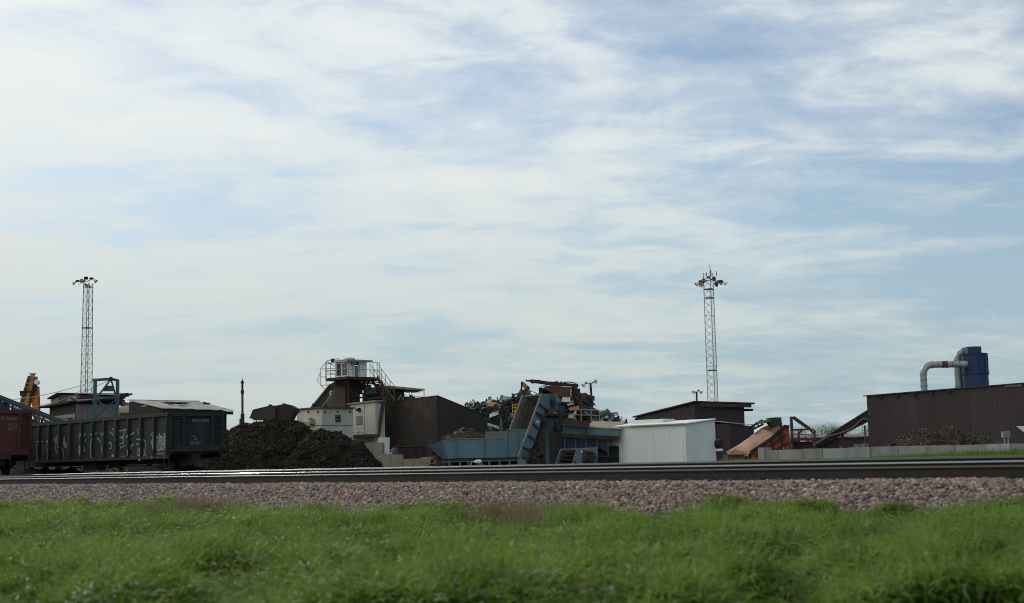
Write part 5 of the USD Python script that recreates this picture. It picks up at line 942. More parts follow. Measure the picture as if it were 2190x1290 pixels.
obj('carrier', [prism([ma.pt(1122, 1000) * [1, 1, 0] + np.array(q) for q in ((-1.4, -.8, 0), (1.6, -.8, 0), (1.6, 2.4, 0), (-1.4, 2.4, 0))], 0.0, 2.3)], 'orange_paint', mh)

# wheel-loader bucket resting on the dark heap
lb = Plane(P(585, 880, 81.5), UX); lo_ = thing('loader_bucket', 'dark rusty loader bucket lying on top of the shredded heap', 'bucket', lb.pt(585, 900))
obj('shell', lb.poly([(537.5, 893.5), (544, 877), (580, 868.5), (592, 870), (592, 899), (545, 899)], .5, .06), 'dark_brown', lo_)
arc = [(592, 868.5), (602, 866), (612, 864.3), (622, 866.2), (632.3, 873), (630.5, 880), (625, 890), (621, 899), (592, 899)]
obj('curved_back', lb.poly(arc, .35, 1.4), 'dark_rust', lo_)
obj('top_sheet', plate([lb.pt(544, 877, .52), lb.pt(580, 868.3, .52), lb.pt(600, 865.5, -1.0), lb.pt(560, 872, -1.0)], -UZ * .05), 'dark_brown', lo_); obj('cutting_edge', beam(lb.pt(537, 893.7, .55), lb.pt(549, 898, .55), .12, .06), 'rail_dull', lo_); obj('lug', [lb.box(577, 865.5, 581, 869, .4, .2), lb.box(606, 863.2, 610, 866, .3, .2)], 'dark_rust', lo_)

# ---------------------------------------------------------------- concrete block walls
bw = Plane(P(870, 990, 86.5), np.array([1, -.03, 0])); wl = thing('block_wall', 'stepped wall of tan concrete blocks left of the blue hopper', 'block wall', bw.pt(868, 1010) * [1, 1, 0])
for x0, y0, x1, y1, o in ((779, 947, 818.5, 976, .0), (779, 977, 815, 1008, .0), (815.6, 976, 836, 1008, .05), (819, 947.5, 820.5, 975.5, -.02), (836.6, 972.5, 861.5, 990, .03), (836.6, 990.6, 861.5, 1008, .03), (862.2, 981.5, 885, 1008, .0), (885.6, 980.8, 901, 1008, .02), (902, 977.2, 945.5, 990.8, .10), (902, 991.4, 926, 1008, .08), (926.6, 991.4, 954, 1008, .10), (816, 971.5, 836, 975.6, 0.02)):
    obj('concrete_block', bw.box(x0, y0, x1, y1, .3 + o, .45), 'tan_concrete', wl)
dkp = Plane(P(880, 965, 88.6), UX); dp = thing('scrap_bin', 'dark steel scrap bin behind the concrete blocks', 'bin', dkp.pt(880, 1000) * [1, 1, 0]); obj('body', dkp.box(851, 955.5, 909, 1004, .2, 1.0), 'dark_rust', dp); obj('rim', dkp.box(850.5, 954.5, 909.5, 956.3, .26, 1.05), 'dark_brown', dp); obj('rib', [dkp.box(x_, 957, x_ + 1.5, 1003, .27, -.19) for x_ in (868, 888, 904)], 'dark_rust', dp)
cwp = Plane(NM * 62, TR); cwl = thing('concrete_wall', 'long low grey concrete block wall along the tracks on the right', 'wall', cwp.W(cwp.S(1900, 960)[0], 0))
s_, z_ = cwp.S(1625, 963.0); s_end, _ = cwp.S(2190, 948); i_ = 0; wtop = z_
while s_ < s_end + 4:
    L_b = rs_.uniform(1.25, 1.7); dz = rs_.uniform(-.03, .03); obj('concrete_block', cwp.sbox(s_ + .012, s_ + L_b - .012, .75, wtop + dz, .02 + rs_.uniform(-.02, .02), .55), rs_.choice(('concrete', 'concrete', 'concrete_stained', 'concrete_pale')), cwl); obj('concrete_block', cwp.sbox(s_ + .35, s_ + L_b + .33, .0, .735, .02 + rs_.uniform(-.02, .02), .55), 'concrete', cwl); s_ += L_b
sP, zP = cwp.S(1627, 957.5); obj('end_block', cwp.sbox(sP - .12, sP + .30, 0, zP, .10, .6), 'concrete', cwl)
# grass bank in front of that wall
NB = 5200; tB = NR.uniform(cwp.S(1560, 985)[0], s_end + 6, NB); oB = NR.uniform(.15, 3.8, NB)
pB = np.array([cwp.W(a, 0, b) for a, b in zip(tB, oB)]); fr = (tB - tB.min()) / (tB.max() - tB.min()); pB[:, 2] = .12 + .50 * np.clip(fr * 1.5, 0, 1) * (1 - oB / 4.2)
obj('grass_bank', strip([(57.8, -.05), (60, .25), (61.95, .42)], (cwp.o - 0) @ TR + cwp.S(1640, 985)[0], s_end + 20, 20), 'verge_soil', kind='structure', label='low grassy bank at the foot of the grey concrete wall')
hB = (.65 + .9 * meshkit.fbm(pB * .8, 3)) * NR.uniform(.7, 1.3, NB) * np.clip(.55 + fr, .5, 1.1)
instancer('bank_grass', [clump(12, .18, .42, .010, .08, .8) for _ in range(3)], pB, NR.uniform(0, 6.28, NB), np.c_[hB * 1.2, hB * 1.2, hB], NR.integers(0, 3, NB), 'bright green weeds growing along the foot of the grey concrete wall', ['bright_weed'] * 3)
nb = 260; qb = np.array([P(x_, 992, y_) * [1, 1, 0] for x_, y_ in zip(NR.uniform(1548, 1625, nb), NR.uniform(72, 78, nb))]); qb[:, 2] = .25
instancer('weed_patch', [clump(10, .3, .7, .018, .08, .8)], qb, NR.uniform(0, 6.28, nb), NR.uniform(.6, 1.25, nb), np.zeros(nb, int), 'green weeds below the orange apron beside the white shed', ['bright_weed'])
nb = 14; qb = np.array([P(x_, 1000, 79) * [1, 1, .0] for x_ in NR.uniform(1024, 1030, nb)]); qb[:, 2] = .35
instancer('weed_patch', [clump(10, .3, .6, .018, .05, .6)], qb, NR.uniform(0, 6.28, nb), NR.uniform(.8, 1.1, nb), np.zeros(nb, int), 'single green weed tuft under the bent lamp', ['bright_weed'])

# ---------------------------------------------------------------- orange apron with tarpaulin
oa = Plane(P(1620, 950, 80.5), np.array([1, .05, 0])); ox = thing('tilted_trailer', 'orange tilted trailer body with a tan tarpaulin stretched over it', 'trailer', oa.pt(1640, 1000) * [1, 1, 0])
lo, hi = (1606, 968), (1682, 913)
obj('side_panel', oa.poly([(1606, 967), (1648, 938), (1676, 912), (1687, 912), (1689, 935), (1690, 965), (1625, 990), (1612, 985), (1607, 975)], 0, .08), 'red_orange', ox)
for a, b in (((1616, 975), (1680, 930)), ((1622, 984), (1686, 946)), ((1650, 941), (1655, 972)), ((1670, 925), (1674, 962)), ((1632, 955), (1636, 982))): obj('side_rib', beam(oa.pt(*a, .05), oa.pt(*b, .05), .10, .08), 'dark_rust', ox)
obj('top_edge', [beam(oa.pt(1604, 967, .05), oa.pt(1648, 938, .05), .14, .14), beam(oa.pt(1648, 938, .05), oa.pt(1678, 911, .05), .14, .14), beam(oa.pt(1676, 911.5, .05), oa.pt(1688, 912.5, .05), .12, .14)], 'black_steel', ox)
oW = 2.1; bk = lambda x_, y_, o=0: oa.pt(x_, y_, o)
# tarpaulin surface between the near edge and the far edge
ne = [(1601, 972), (1608, 963), (1625, 952), (1648, 936), (1663, 923), (1668, 915)]; fe = [(1553, 966), (1568, 958), (1592, 943), (1620, 922), (1640, 911), (1656, 911)]
v, f = [], []; K, J = 26, 13
nA, fA = curve(ne, 8), curve(fe, 8); ii = np.linspace(0, len(nA) - 1, K); jj = np.linspace(0, len(fA) - 1, K)
for k in range(K):
    a = oa.pt(*[np.interp(ii[k], np.arange(len(nA)), nA[:, d]) for d in (0, 1)]); b = Plane(oa.W(0, 0, -oW), oa.d).pt(*[np.interp(jj[k], np.arange(len(fA)), fA[:, d]) for d in (0, 1)])
    for j in range(J):
        u = j / (J - 1); q = a + (b - a) * u + UZ * (.10 * math.sin(u * math.pi)); q = q + UZ * .07 * (meshkit.noise(np.array([q * 2.2]))[0] - .5) + UZ * .075 * abs(math.sin(k * .75 + 1.2 * u + 2.5 * meshkit.noise(np.array([q * .9]))[0])) * math.sin(u * math.pi) ** .5; v.append(q)
for k in range(K - 1):
    for j in range(J - 1): a = k * J + j; f += [[a, a + 1, a + J + 1], [a, a + J + 1, a + J]]
tm = M(v, f)
if tm.face_normals[:, 2].mean() < 0: tm.invert()
obj('tarpaulin', tm, 'tarp', ox, smooth=True)
lowe = [v[j] for j in range(J)]; vv, ff = [], []
for j, q in enumerate(lowe): u = j / (J - 1); vv += [q, q - UZ * (.12 + .28 * math.sin(u * math.pi)) - UY * .05 + UX * .04 * math.sin(j * 2.3)]
for j in range(J - 1): ff += [[2 * j, 2 * j + 1, 2 * j + 3], [2 * j, 2 * j + 3, 2 * j + 2]]
obj('tarpaulin_flap', M(vv, ff), 'tarp', ox, smooth=True)
obj('floor', plate([oa.pt(1607, 972, -.1), oa.pt(1684, 918, -.1), oa.pt(1684, 918, -oW), oa.pt(1607, 972, -oW)], -UZ * .12), 'black_steel', ox); obj('undercarriage', [oa.box(1560, 972, 1606, 1000, -.3, 1.9), oa.box(1612, 985, 1690, 1003, -.2, 1.6)], 'black_steel', ox)
obj('headboard', oa.poly([(1648.5, 893.5), (1663, 892), (1675.5, 892), (1677, 906), (1678.5, 915), (1668, 914), (1655, 911), (1650, 905)], -.5, 1.2), 'dark_brown', ox)
obj('far_arm', [beam(oa.pt(1616, 915, -oW), oa.pt(1648, 896, -oW), .14, .12), beam(oa.pt(1620, 920, -oW), oa.pt(1650, 905, -oW), .12, .10), oa.poly([(1632, 901), (1648, 897), (1649, 903), (1633, 905.5)], -oW + .05, .1)] + [beam(oa.pt(x_, y_, -oW), oa.pt(x_ + 4, y_ + 5, -oW), .07) for x_, y_ in ((1620, 912.5), (1628, 908), (1636, 903.5), (1643, 899.5))], 'green_paint' if False else 'black_steel', ox); obj('green_cover', oa.poly([(1632, 901.5), (1648, 897), (1648.5, 901), (1633, 905)], -oW + .14, .05), 'green_paint', ox)
obj('lamp', oa.box(1673, 957.5, 1675, 959.5, .15, 0.0), 'lamp_white', ox)

# ---------------------------------------------------------------- brown frame and long brown conveyor
fp = Plane(P(1715, 930, 90), UX); fx = thing('steel_frame', 'brown steel frame with a diagonal strut between the trailer and the long conveyor', 'steel frame', fp.pt(1705, 1000) * [1, 1, 0])
obj('post', fp.box(1692, 891, 1697, 1004, .12, .12), 'brown_metal', fx); obj('post', fp.box(1740.8, 920, 1743.8, 945, .1, .1), 'brown_metal', fx); obj('post', fp.box(1706.5, 921, 1709.8, 950, .10, .10), 'brown_metal', fx)
obj('top_beam', fp.box(1697.1, 917.3, 1740, 920.8, .13, .13), 'brown_metal', fx); obj('strut', beam(fp.pt(1696, 892.5), fp.pt(1732, 918), .24, .2), 'brown_metal', fx); obj('strut', [beam(fp.pt(1709, 927), fp.pt(1716, 920), .1), beam(fp.pt(1733, 920), fp.pt(1741, 927), .1)], 'brown_metal', fx)
obj('railing', [tube([fp.pt(1690, 928, .6), fp.pt(1745, 932, .6)], .03, 5), tube([fp.pt(1718, 932, .6), fp.pt(1718, 943, .6)], .03, 5), tube([fp.pt(1733, 931, .6), fp.pt(1733, 943, .6)], .03, 5), tube([fp.pt(1702, 930, .6), fp.pt(1702, 943, .6)], .03, 5)], 'stair_red', fx); obj('cross_beam', [fp.box(1688, 939, 1745, 942.5, .3, .1), fp.box(1690, 945, 1740, 962, -.2, .6)], 'dark_brown', fx)
obj('pale_fitting', fp.box(1727, 942, 1733, 944.5, .5, -.4), 'tan_band', fx)
lc = Plane(P(1780, 920, 96), np.array([1, .12, 0])); lx2 = thing('long_conveyor', 'long brown inclined conveyor rising into the brown hall', 'conveyor', lc.pt(1760, 1000) * [1, 1, 0])
e0, e1, w0_, w1_ = (1722, 962), (1856, 878.5), (1730, 966), (1856, 901)
obj('side_plate', lc.poly([(1722, 961), (1856, 877.5), (1856, 892), (1795, 928), (1750, 951), (1732, 962)], 0, .05), 'brown_metal', lx2); obj('side_plate', lc.poly([(1738, 961), (1863, 884), (1863, 896), (1800, 930), (1755, 953), (1742, 964)], -1.1, .05), 'brown_metal', lx2)
for k in range(9): u = (k + .7) / 9; a = (1722 + 134 * u, 961 - 83.5 * u); obj('opening', lc.poly([(a[0] - 2, a[1] + 7.8), (a[0] + 6, a[1] + 2.8), (a[0] + 6.5, a[1] + 5.2), (a[0] - 1.5, a[1] + 10.2)], .012, .0), 'black_steel', lx2)
obj('top_flange', beam(lc.pt(1722, 961, .05), lc.pt(1856, 877.3, .05), .12, .08), 'dark_brown', lx2); obj('belt', plate([lc.pt(1732, 963, -.06), lc.pt(1856, 887, -.06), lc.pt(1856, 887, -1.09), lc.pt(1732, 963, -1.09)], -UZ * .05), 'black_steel', lx2)
obj('hose', tube(curve([lc.pt(x_, y_, .12) for x_, y_ in ((1730, 958), (1752, 945), (1770, 934), (1790, 928), (1812, 920), (1828, 910), (1838, 900), (1846, 896.5), (1856, 897.5))]), .05, 6), 'galvanised' if False else 'purple_roof', lx2)
obj('under_frame', [beam(lc.pt(1748, 952, -.2), lc.pt(1856, 898, -.2), .35, .3), lc.poly([(1750, 953), (1790, 934), (1800, 944), (1790, 968), (1745, 968)], -.3, .6)], 'dark_rust', lx2)
obj('leg', [lc.box(1803, 927, 1806, 1000, -.2, .3), lc.box(1810.5, 924, 1813, 1000, -.6, .7), lc.box(1852, 910, 1854.5, 960, -.2, .3)], 'stair_red', lx2); obj('red_chute', lc.poly([(1694, 962), (1722, 940), (1730, 945), (1735, 968), (1692, 972)], .5, 1.0), 'red_orange', lx2); obj('handrail', [tube([lc.pt(1682, 966, 1.2), lc.pt(1722, 937, 1.2)], .045, 6), tube([lc.pt(1702, 966, 1.2), lc.pt(1734, 941, 1.2)], .035, 6)], 'purple_roof', lx2)

# low building and trees far behind
fb = Plane(P(1770, 940, 150), UX); lwb = thing('low_building', 'low far building with a purplish metal roof seen under the long conveyor', 'building', fb.pt(1770, 1000) * [1, 1, 0])
obj('wall', fb.box(1675, 936.5, 1865, 985, 0, 6), 'dark_brown', lwb); obj('roof', plate([fb.pt(1672, 938.5, .3), fb.pt(1868, 934.5, .3), fb.pt(1868, 929, -3), fb.pt(1672, 930.5, -3)], UZ * .1), 'purple_roof', lwb); obj('pale_door', [fb.box(1796, 955, 1803, 966, .05, 0.0), fb.box(1826, 950, 1838, 966, .05, 0.0), fb.box(1840, 949, 1857, 966, .04, 0.0)], 'grey_wall', lwb)
def tree(label, px, py, Y, w, h, nl, mt, sparse=.5):
    b = P(px, 990, Y) * [1, 1, 0]; zt = P(px, py, Y)[2]; x = thing('far_tree', label, 'tree', b); rg = np.random.default_rng(int(px)); tips = []
    tr_ = [tube([b, b + UZ * zt * .35, b + UZ * zt * .7 + UX * rg.normal(0, .2)], [.22, .16, .07], 6)]
    for k in range(9):
        a = rg.uniform(0, 6.28); z0 = zt * rg.uniform(.3, .65); tip = b + np.array([math.cos(a) * w * rg.uniform(.4, 1), math.sin(a) * w * rg.uniform(.4, 1), zt * rg.uniform(.65, 1.0)]); tips.append(tip); tr_.append(tube([b + UZ * z0, (b + UZ * z0 + tip) / 2 + UZ * .3, tip], [.09, .05, .015], 5))
    obj('trunk', tr_, 'bark', x); c = np.array(tips)[rg.integers(0, 9, nl)] + rg.normal(0, 1, (nl, 3)) * [w * .28, w * .28, h * .16]; c = c[c[:, 2] < zt * (1.0 + .12 * rg.random(nl))]; nl = len(c)
    d1, d2 = rg.normal(size=(nl, 3)), rg.normal(size=(nl, 3)); s = rg.uniform(.035, .075, (nl, 1)); d1 = d1 / np.linalg.norm(d1, axis=1, keepdims=True) * s; d2 = d2 / np.linalg.norm(d2, axis=1, keepdims=True) * s
    v = np.stack([c - d1, c + d2 * .6, c + d1, c - d2 * .6], 1).reshape(-1, 3); k = np.arange(nl) * 4; obj('crown', M(v, np.vstack([np.c_[k, k + 1, k + 2], np.c_[k, k + 2, k + 3]])), mt, x)
for lab, px, py, w, nl, mt in (('pale green spring tree behind the steel frame post', 1704, 921, 1.6, 500, 'spring_leaf'), ('rounded pale green tree behind the steel frame beam', 1726, 917, 2.6, 900, 'spring_leaf'), ('bare reddish tree left of the long conveyor', 1757, 914, 2.2, 350, 'dry_weed'), ('sparse young green tree close to the middle of the long conveyor', 1775, 910, 1.5, 350, 'spring_leaf'), ('full pale green tree right of the long conveyor', 1828, 917, 3.0, 1100, 'spring_leaf'), ('thin upright young tree beside the brown hall corner', 1849, 903, 1.3, 260, 'spring_leaf')): tree(lab, px, py, 175, w, 4, nl * 6, mt)
obj('pipe_rail', [tube([fb.pt(1815, 922, 12), fb.pt(1858, 914, 12)], .05, 5), tube([fb.pt(1815, 926, 12), fb.pt(1858, 918, 12)], .05, 5)] + [tube([fb.pt(x_, 924 - (x_ - 1815) * .19, 12), fb.pt(x_, 940, 12)], .04, 5) for x_ in (1820, 1838, 1852)], 'stair_red', label='thin double pipe rail beside the corner of the brown hall', cat='pipe rail')

# ---------------------------------------------------------------- left group
A1, A2, c = corner(162, 863.5, 104); sl, zl = A1.S(106, 872); sr, zr = A2.S(252, 858); zt = c[2]
bx4, BL4, BR4, bp4 = shed('grey_plant_house', 'dark roofed plant house with a clerestory behind the left light tower', c, -sl, sr, zt, zt, zt, 'dark_brown')
obj('siding', siding(BR4, 0.02, sr, 0, zt - .02, zt - .02, .45, .03, .02), 'grey_wall', bx4); obj('band', BL4.poly([(106, 892), (161, 884.5), (161, 893), (106, 896)], .05, 0), 'tan_band', bx4); obj('lower_wall', BL4.poly([(106, 897), (161, 894), (161, 930), (106, 930)], .04, 0), 'grey_wall', bx4); obj('window', BL4.box(146, 894.5, 156, 903, .06, 0.0), 'black_steel', bx4)
obj('canopy', plate([BL4.pt(97, 873.5, .5), BL4.pt(163, 861.5, .5), BL4.pt(163, 860.5, -.5), BL4.pt(97, 872.5, -.5)], UZ * .14), 'black_wall', bx4)
cl2 = Plane(BL4.W(0, 0, -.8), TR)
obj('clerestory', cl2.poly([(108.5, 872), (108.5, 855), (127, 845), (171, 846), (171, 866)], 0, 3.5), 'brown_metal', bx4); obj('clerestory_window', cl2.poly([(109, 869), (109, 857), (124, 850), (124, 866)], .03, 0), 'grey_wall', bx4); obj('window_mullion', cl2.box(125, 850, 127.5, 866, .06, 0), 'grey_green', bx4)
obj('roof', plate([cl2.pt(106, 854.5, .2), cl2.pt(127, 843.3, .2), Plane(BR4.W(0, 0, -1.2), NM).pt(268, 846, 1.2), Plane(BR4.W(0, 0, .3), NM).pt(262, 850, .3)], UZ * .12), 'black_wall', bx4)
obj('roof', plate([BR4.pt(161, 858, .35), BR4.pt(264, 849.5, .35), BR4.pt(270, 845.5, -1.2), BR4.pt(171, 844.5, -1.8)], -UZ * .14), 'black_wall', bx4); obj('gable_infill', BR4.poly([(162, 864), (250, 864), (250, 850), (170, 850)], -.5, 2), 'brown_metal', bx4)
obj('downpipe', [beam(BR4.pt(256, 852, .3), BR4.pt(262, 890, .3), .2), beam(BR4.pt(258, 856, .6), BR4.pt(258, 895, .6), .08)], 'dark_brown', bx4)
obj('fascia', beam(BR4.pt(254, 846.5, .3), BR4.pt(270, 845, .3), .25, .3), 'black_steel', bx4)

# blue gantry
ga = Plane(P(226, 850, 93), np.array([1, .12, 0])); gx2 = thing('blue_gantry', 'blue steel portal with an A-shaped brace in front of the plant house', 'gantry', ga.pt(226, 1000) * [1, 1, 0])
for a, b in ((198.6, 205.4), (247, 253.6)): obj('post', ga.box(a, 813, b, 1004, .12, .12), 'deep_blue', gx2)
obj('top_beam', [beam(ga.pt(199, 813), ga.pt(238, 810.8), .2, .18), beam(ga.pt(238, 810.8), ga.pt(253, 814), .2, .18)], 'deep_blue', gx2); obj('sheave', lathe([(0, .1), (.12, .1), (.12, -.1), (0, -.1)], ga.pt(238, 810, .1), ga.n, 10), 'black_steel', gx2)
obj('cross_beam', ga.box(205.6, 848.5, 246.8, 852.5, .1, .1), 'deep_blue', gx2); obj('brace', [beam(ga.pt(236, 813, .02), ga.pt(207, 851, .02), .11), beam(ga.pt(238, 813, .02), ga.pt(246.5, 843, .02), .11), beam(ga.pt(207, 855, .02), ga.pt(246, 890, .02), .10), beam(ga.pt(245, 857, -.1), ga.pt(206.5, 891, -.1), .08)], 'deep_blue', gx2); obj('plate', ga.poly([(229, 825), (241, 825), (244.5, 837), (220, 837)], -.03, .06), 'deep_blue', gx2)
obj('splice_plate', [ga.box(198, 851, 206, 859, .15, -.12), ga.box(246.5, 851, 254, 859, .15, -.12)], 'deep_blue', gx2)

# shed with pale corrugated roof
D0 = P(345, 873.3, 82); ge2, gs2 = Plane(D0, NM), Plane(D0, TR); sC, zC = ge2.S(498, 878.0); sA, zA_ = gs2.S(276, 857.2); dd = np.array([D0[0], D0[1], 0])
rx2 = thing('corrugated_shed', 'dark shed with a pale patched corrugated roof behind the black gondola', 'shed', dd)
A3, B3, C3, D3 = dd + TR * sA + UZ * zA_, dd + TR * sA + NM * (sC + .0) + UZ * zA_, dd + NM * sC + UZ * zC, dd + UZ * D0[2]
obj('wall', prism([dd + TR * sA, dd - TR * .15, dd - TR * .15 + NM * (sC - .35), dd + TR * sA + NM * (sC - .35)], 0, [zA_ - .05, D0[2] - .05, zC - .05, zA_ - .05]), 'black_wall', rx2)
npn = 9
rr2 = random.Random(3)
for k in range(npn):
    u0, u1 = k / npn, (k + 1) / npn - .006; lf = UZ * (.02 + .012 * (k % 2)); q = [A3 + (B3 - A3) * u0, A3 + (B3 - A3) * u1, D3 + (C3 - D3) * u1, D3 + (C3 - D3) * u0]; ex_ = (q[3] - q[0]) / np.linalg.norm(q[3] - q[0])
    q = [q[0] + lf, q[1] + lf, q[2] + lf + ex_ * rr2.uniform(.05, .22), q[3] + lf + ex_ * rr2.uniform(.05, .22)]; rb_ = [plate(q, -UZ * .02)]
    for j in range(4): w_ = (j + .5) / 4; rb_.append(beam(q[0] + (q[1] - q[0]) * w_ + UZ * .012, q[3] + (q[2] - q[3]) * w_ + UZ * .012, .05, .03))
    obj('roof_sheet', rb_, 'roof_light', rx2)
obj('ridge_flashing', beam(A3 + UZ * .06, B3 + UZ * .06, .16, .03), 'roof_light', rx2); obj('eave_beam', beam(D3 - UZ * .16, C3 - UZ * .16, .1, .2), 'black_steel', rx2); obj('gable_opening', gs2.box(304, 867.5, 314, 869.5, .03, 0.0), 'galvanised', rx2)
def on_roof(u, w): return A3 + (B3 - A3) * u + (D3 - A3) * w + UZ * .06
for u, w, l in ((.38, .45, .4), (.52, .42, .3), (.42, .72, .5), (.30, .62, .3)): obj('dark_patch', obox(on_roof(u, w), NM * l / 2, TR * .07, UZ * .012), 'black_steel', rx2)
obj('loose_lump', crumple(.45, .3, .2, 61).apply_translation(on_roof(.66, .9) + UZ * .1), 'black_steel', rx2)
obj('roof_patch', obox(on_roof(.5, .3), NM * .9, TR * .5, UZ * .012), 'galvanised', rx2)
yb = thing('tan_machine', 'small tan metal drum between the blue gantry and the corrugated shed', 'machine', P(273, 890, 88)); obj('drum', lathe([(0, -.5), (.4, -.5), (.4, .5), (0, .5)], P(274, 882, 88), UX, 16), 'tan_band', yb); obj('stand', box(P(273, 897, 88), (.8, .8, .8)), 'dark_brown', yb)
bc = Plane(P(265, 865, 96), UX); bj = thing('short_blue_conveyor', 'short blue inclined conveyor end beside the corrugated shed', 'conveyor', bc.pt(266, 1000) * [1, 1, 0]); obj('side_plate', bc.poly([(262, 858.5), (290, 867), (290, 872), (262, 866)], 0, .3), 'deep_blue', bj); obj('roller', bc.box(268, 866, 276, 869, .1, .1), 'galvanised', bj)

# blue truss conveyor at far left
tc = Plane(P(60, 880, 96), UX); tx2 = thing('truss_conveyor', 'blue inclined truss conveyor descending behind the red gondola', 'conveyor', tc.pt(110, 1000) * [1, 1, 0])
up0, up1, dn0, dn1 = (-40, 836.5), (128, 903.5), (-40, 862), (95, 915)
obj('chord', [beam(tc.pt(*up0, o), tc.pt(*up1, o), .16, .24) for o in (0, -1.3)], 'dark_teal', tx2); obj('chord', [beam(tc.pt(*dn0, o), tc.pt(*dn1, o), .16, .26) for o in (0, -1.3)], 'dark_teal', tx2)
obj('web', [beam(tc.pt(-40 + 22 * k, 838.5 + 8.8 * k), tc.pt(-29 + 22 * k, 866 + 8.6 * k), .09) for k in range(7)], 'dark_teal', tx2); obj('belt', plate([tc.pt(-40, 848, -.1), tc.pt(120, 911, -.1), tc.pt(120, 911, -1.2), tc.pt(-40, 848, -1.2)], UZ * .05), 'black_steel', tx2)
obj('side_sheet', tc.poly([(-40, 838), (20, 862), (20, 878), (-40, 862)], -.1, .03), 'dark_teal', tx2); obj('idler', [tc.box(x_ - 2, y_ - 1, x_ + 2, y_ + 1.2, .15, -.05) for x_, y_ in ((7, 859.5), (34.5, 871), (88, 891.5), (103, 905))], 'galvanised', tx2); obj('support', [tc.box(20, 868, 24, 1004, -.2, .3), tc.box(84, 896, 88, 1004, -.2, .3)], 'dark_teal', tx2)

# orange excavator arm
ea = Plane(P(65, 840, 107), UX); exv = thing('excavator', 'orange excavator with its folded arm raised behind the red gondola', 'excavator', ea.pt(70, 1000) * [1, 1, 0])
obj('boom', ea.poly([(41, 872), (62, 804), (76, 805.5), (73, 825), (59, 874), (52, 900), (36, 900)], .25, .55), 'orange_paint', exv); obj('stick', ea.poly([(67, 852), (74, 824), (80, 827), (82, 886), (80, 920), (74, 920)], .0, .5), 'orange_paint', exv)
obj('hose_pack', [ea.poly([(45, 868), (63, 806), (68, 806), (56, 852), (51, 868)], .28, 0.0)], 'dark_brown', exv); obj('hose_clamp', [ea.box(x_ - 5.5, y_ - .6, x_ + 5.5, y_ + .6, .33, -.28) for x_, y_ in ((65, 810), (62, 821), (59.5, 829.5), (52, 851.5), (49, 861.5))], 'galvanised', exv)
obj('link_pin', [ea.box(45.5, 836.5, 69, 839, .36, .0), ea.box(46, 839, 50, 847, .34, .0)], 'black_steel', exv); obj('boom_head', [ea.box(64, 798.5, 75, 800.5, .2, .3), ea.box(66, 800.5, 73, 805, .1, .2)], 'galvanised', exv); obj('cylinder', tube([ea.pt(78, 815, .2), ea.pt(73.5, 832, .2), ea.pt(68, 848, .2)], .14, 10), 'dark_rust', exv); obj('pivot', lathe([(0, .15), (.19, .15), (.19, -.2), (0, -.2)], ea.pt(81, 818, .2), -UY, 14), 'lamp_white', exv); obj('hose', tube(curve([ea.pt(75, 810, .3), ea.pt(83, 818, .3), ea.pt(80, 829, .3), ea.pt(81, 826, .3)]), .03, 5), 'rubber', exv)
obj('body', [prism([ea.pt(60, 1000) * [1, 1, 0] + np.array(q) for q in ((-1.5, -.3, 0), (1.5, -.3, 0), (1.5, 3.5, 0), (-1.5, 3.5, 0))], .9, 2.3)], 'orange_paint', exv); obj('crawler', [prism([ea.pt(60, 1000) * [1, 1, 0] + np.array(q) for q in ((a, -.5, 0), (a + .6, -.5, 0), (a + .6, 3.8, 0), (a, 3.8, 0))], 0, .88) for a in (-1.6, 1.0)], 'black_steel', exv)

# cables
for lab, a, b, Ya, Yb in (('upper overhead cable running from the left edge to the blue gantry', (-40, 858), (200, 816), 101, 93), ('middle overhead cable running from the excavator to the gantry top', (40, 875), (238, 810.5), 99, 93), ('lower overhead cable rising behind the excavator to the light tower', (58, 873), (176, 833), 112, 124)):
    p0, p1 = P(*a, Ya), P(*b, Yb); pts = [p0 + (p1 - p0) * u - UZ * .35 * 4 * u * (1 - u) for u in np.linspace(0, 1, 14)]; obj('overhead_cable', tube(pts, .022, 5), 'wire_grey', label=lab, cat='cable')

# ---------------------------------------------------------------- light towers and poles
def flood(x, c, d, r=.30, l=.42, mt='lamp_white'):
    r, l = r * .80, l * .84
    d = np.asarray(d, float); d /= np.linalg.norm(d)
    b = obj('floodlight', [lathe([(.02, -.02), (.09, 0), (.12, .12), (r * .75, l * .6), (r, l), (r - .02, l), (r * .7, l * .6), (.08, .14), (0, .14)], c, d, 18)], mt, x, smooth=40)
    obj('ballast_housing', lathe([(0, -.22), (.09, -.22), (.09, -.05), (.07, 0), (0, 0)], c, d, 12), 'black_steel', b)
def lattice(name, label, px_t, py_t, px_b, Y, wb_, wt, nleg, rot, mt, bays, rbar, rleg):
    b = P(px_b, 990, Y) * [1, 1, 0]; T = P(px_t, py_t, Y)[2]; x = thing(name, label, 'light tower', b)
    def cnr(i, z): w = wb_ + (wt - wb_) * z / T; a = rot + 2 * math.pi * i / nleg; rr_ = w / (2 * math.sin(math.pi / nleg)); return b + np.array([math.cos(a) * rr_, math.sin(a) * rr_, z])
    for i in range(nleg): obj('leg', tube([cnr(i, 0), cnr(i, T)], rleg, 6), mt, x)
    for i in range(nleg):
        j = (i + 1) % nleg; bars = []
        for k in range(bays):
            z0, z1 = T * k / bays, T * (k + 1) / bays; bars += [tube([cnr(i, z0), cnr(j, z1)], rbar, 4), tube([cnr(j, z0), cnr(i, z1)], rbar, 4)]
            if nleg == 4 or k % 7 == 0: bars.append(tube([cnr(i, z0), cnr(j, z0)], rbar, 4))
        obj('lattice_bracing', bars, mt, x)
    return x, b, T, cnr
x, b, T, cnr = lattice('light_tower', 'dark brown lattice light tower on the left with four floodlights', 180.5, 606, 182, 128, .86, .60, 4, math.radians(28), 'tower_steel', 22, .012, .034)
S_ = lambda px, py: P(px, py, 128)
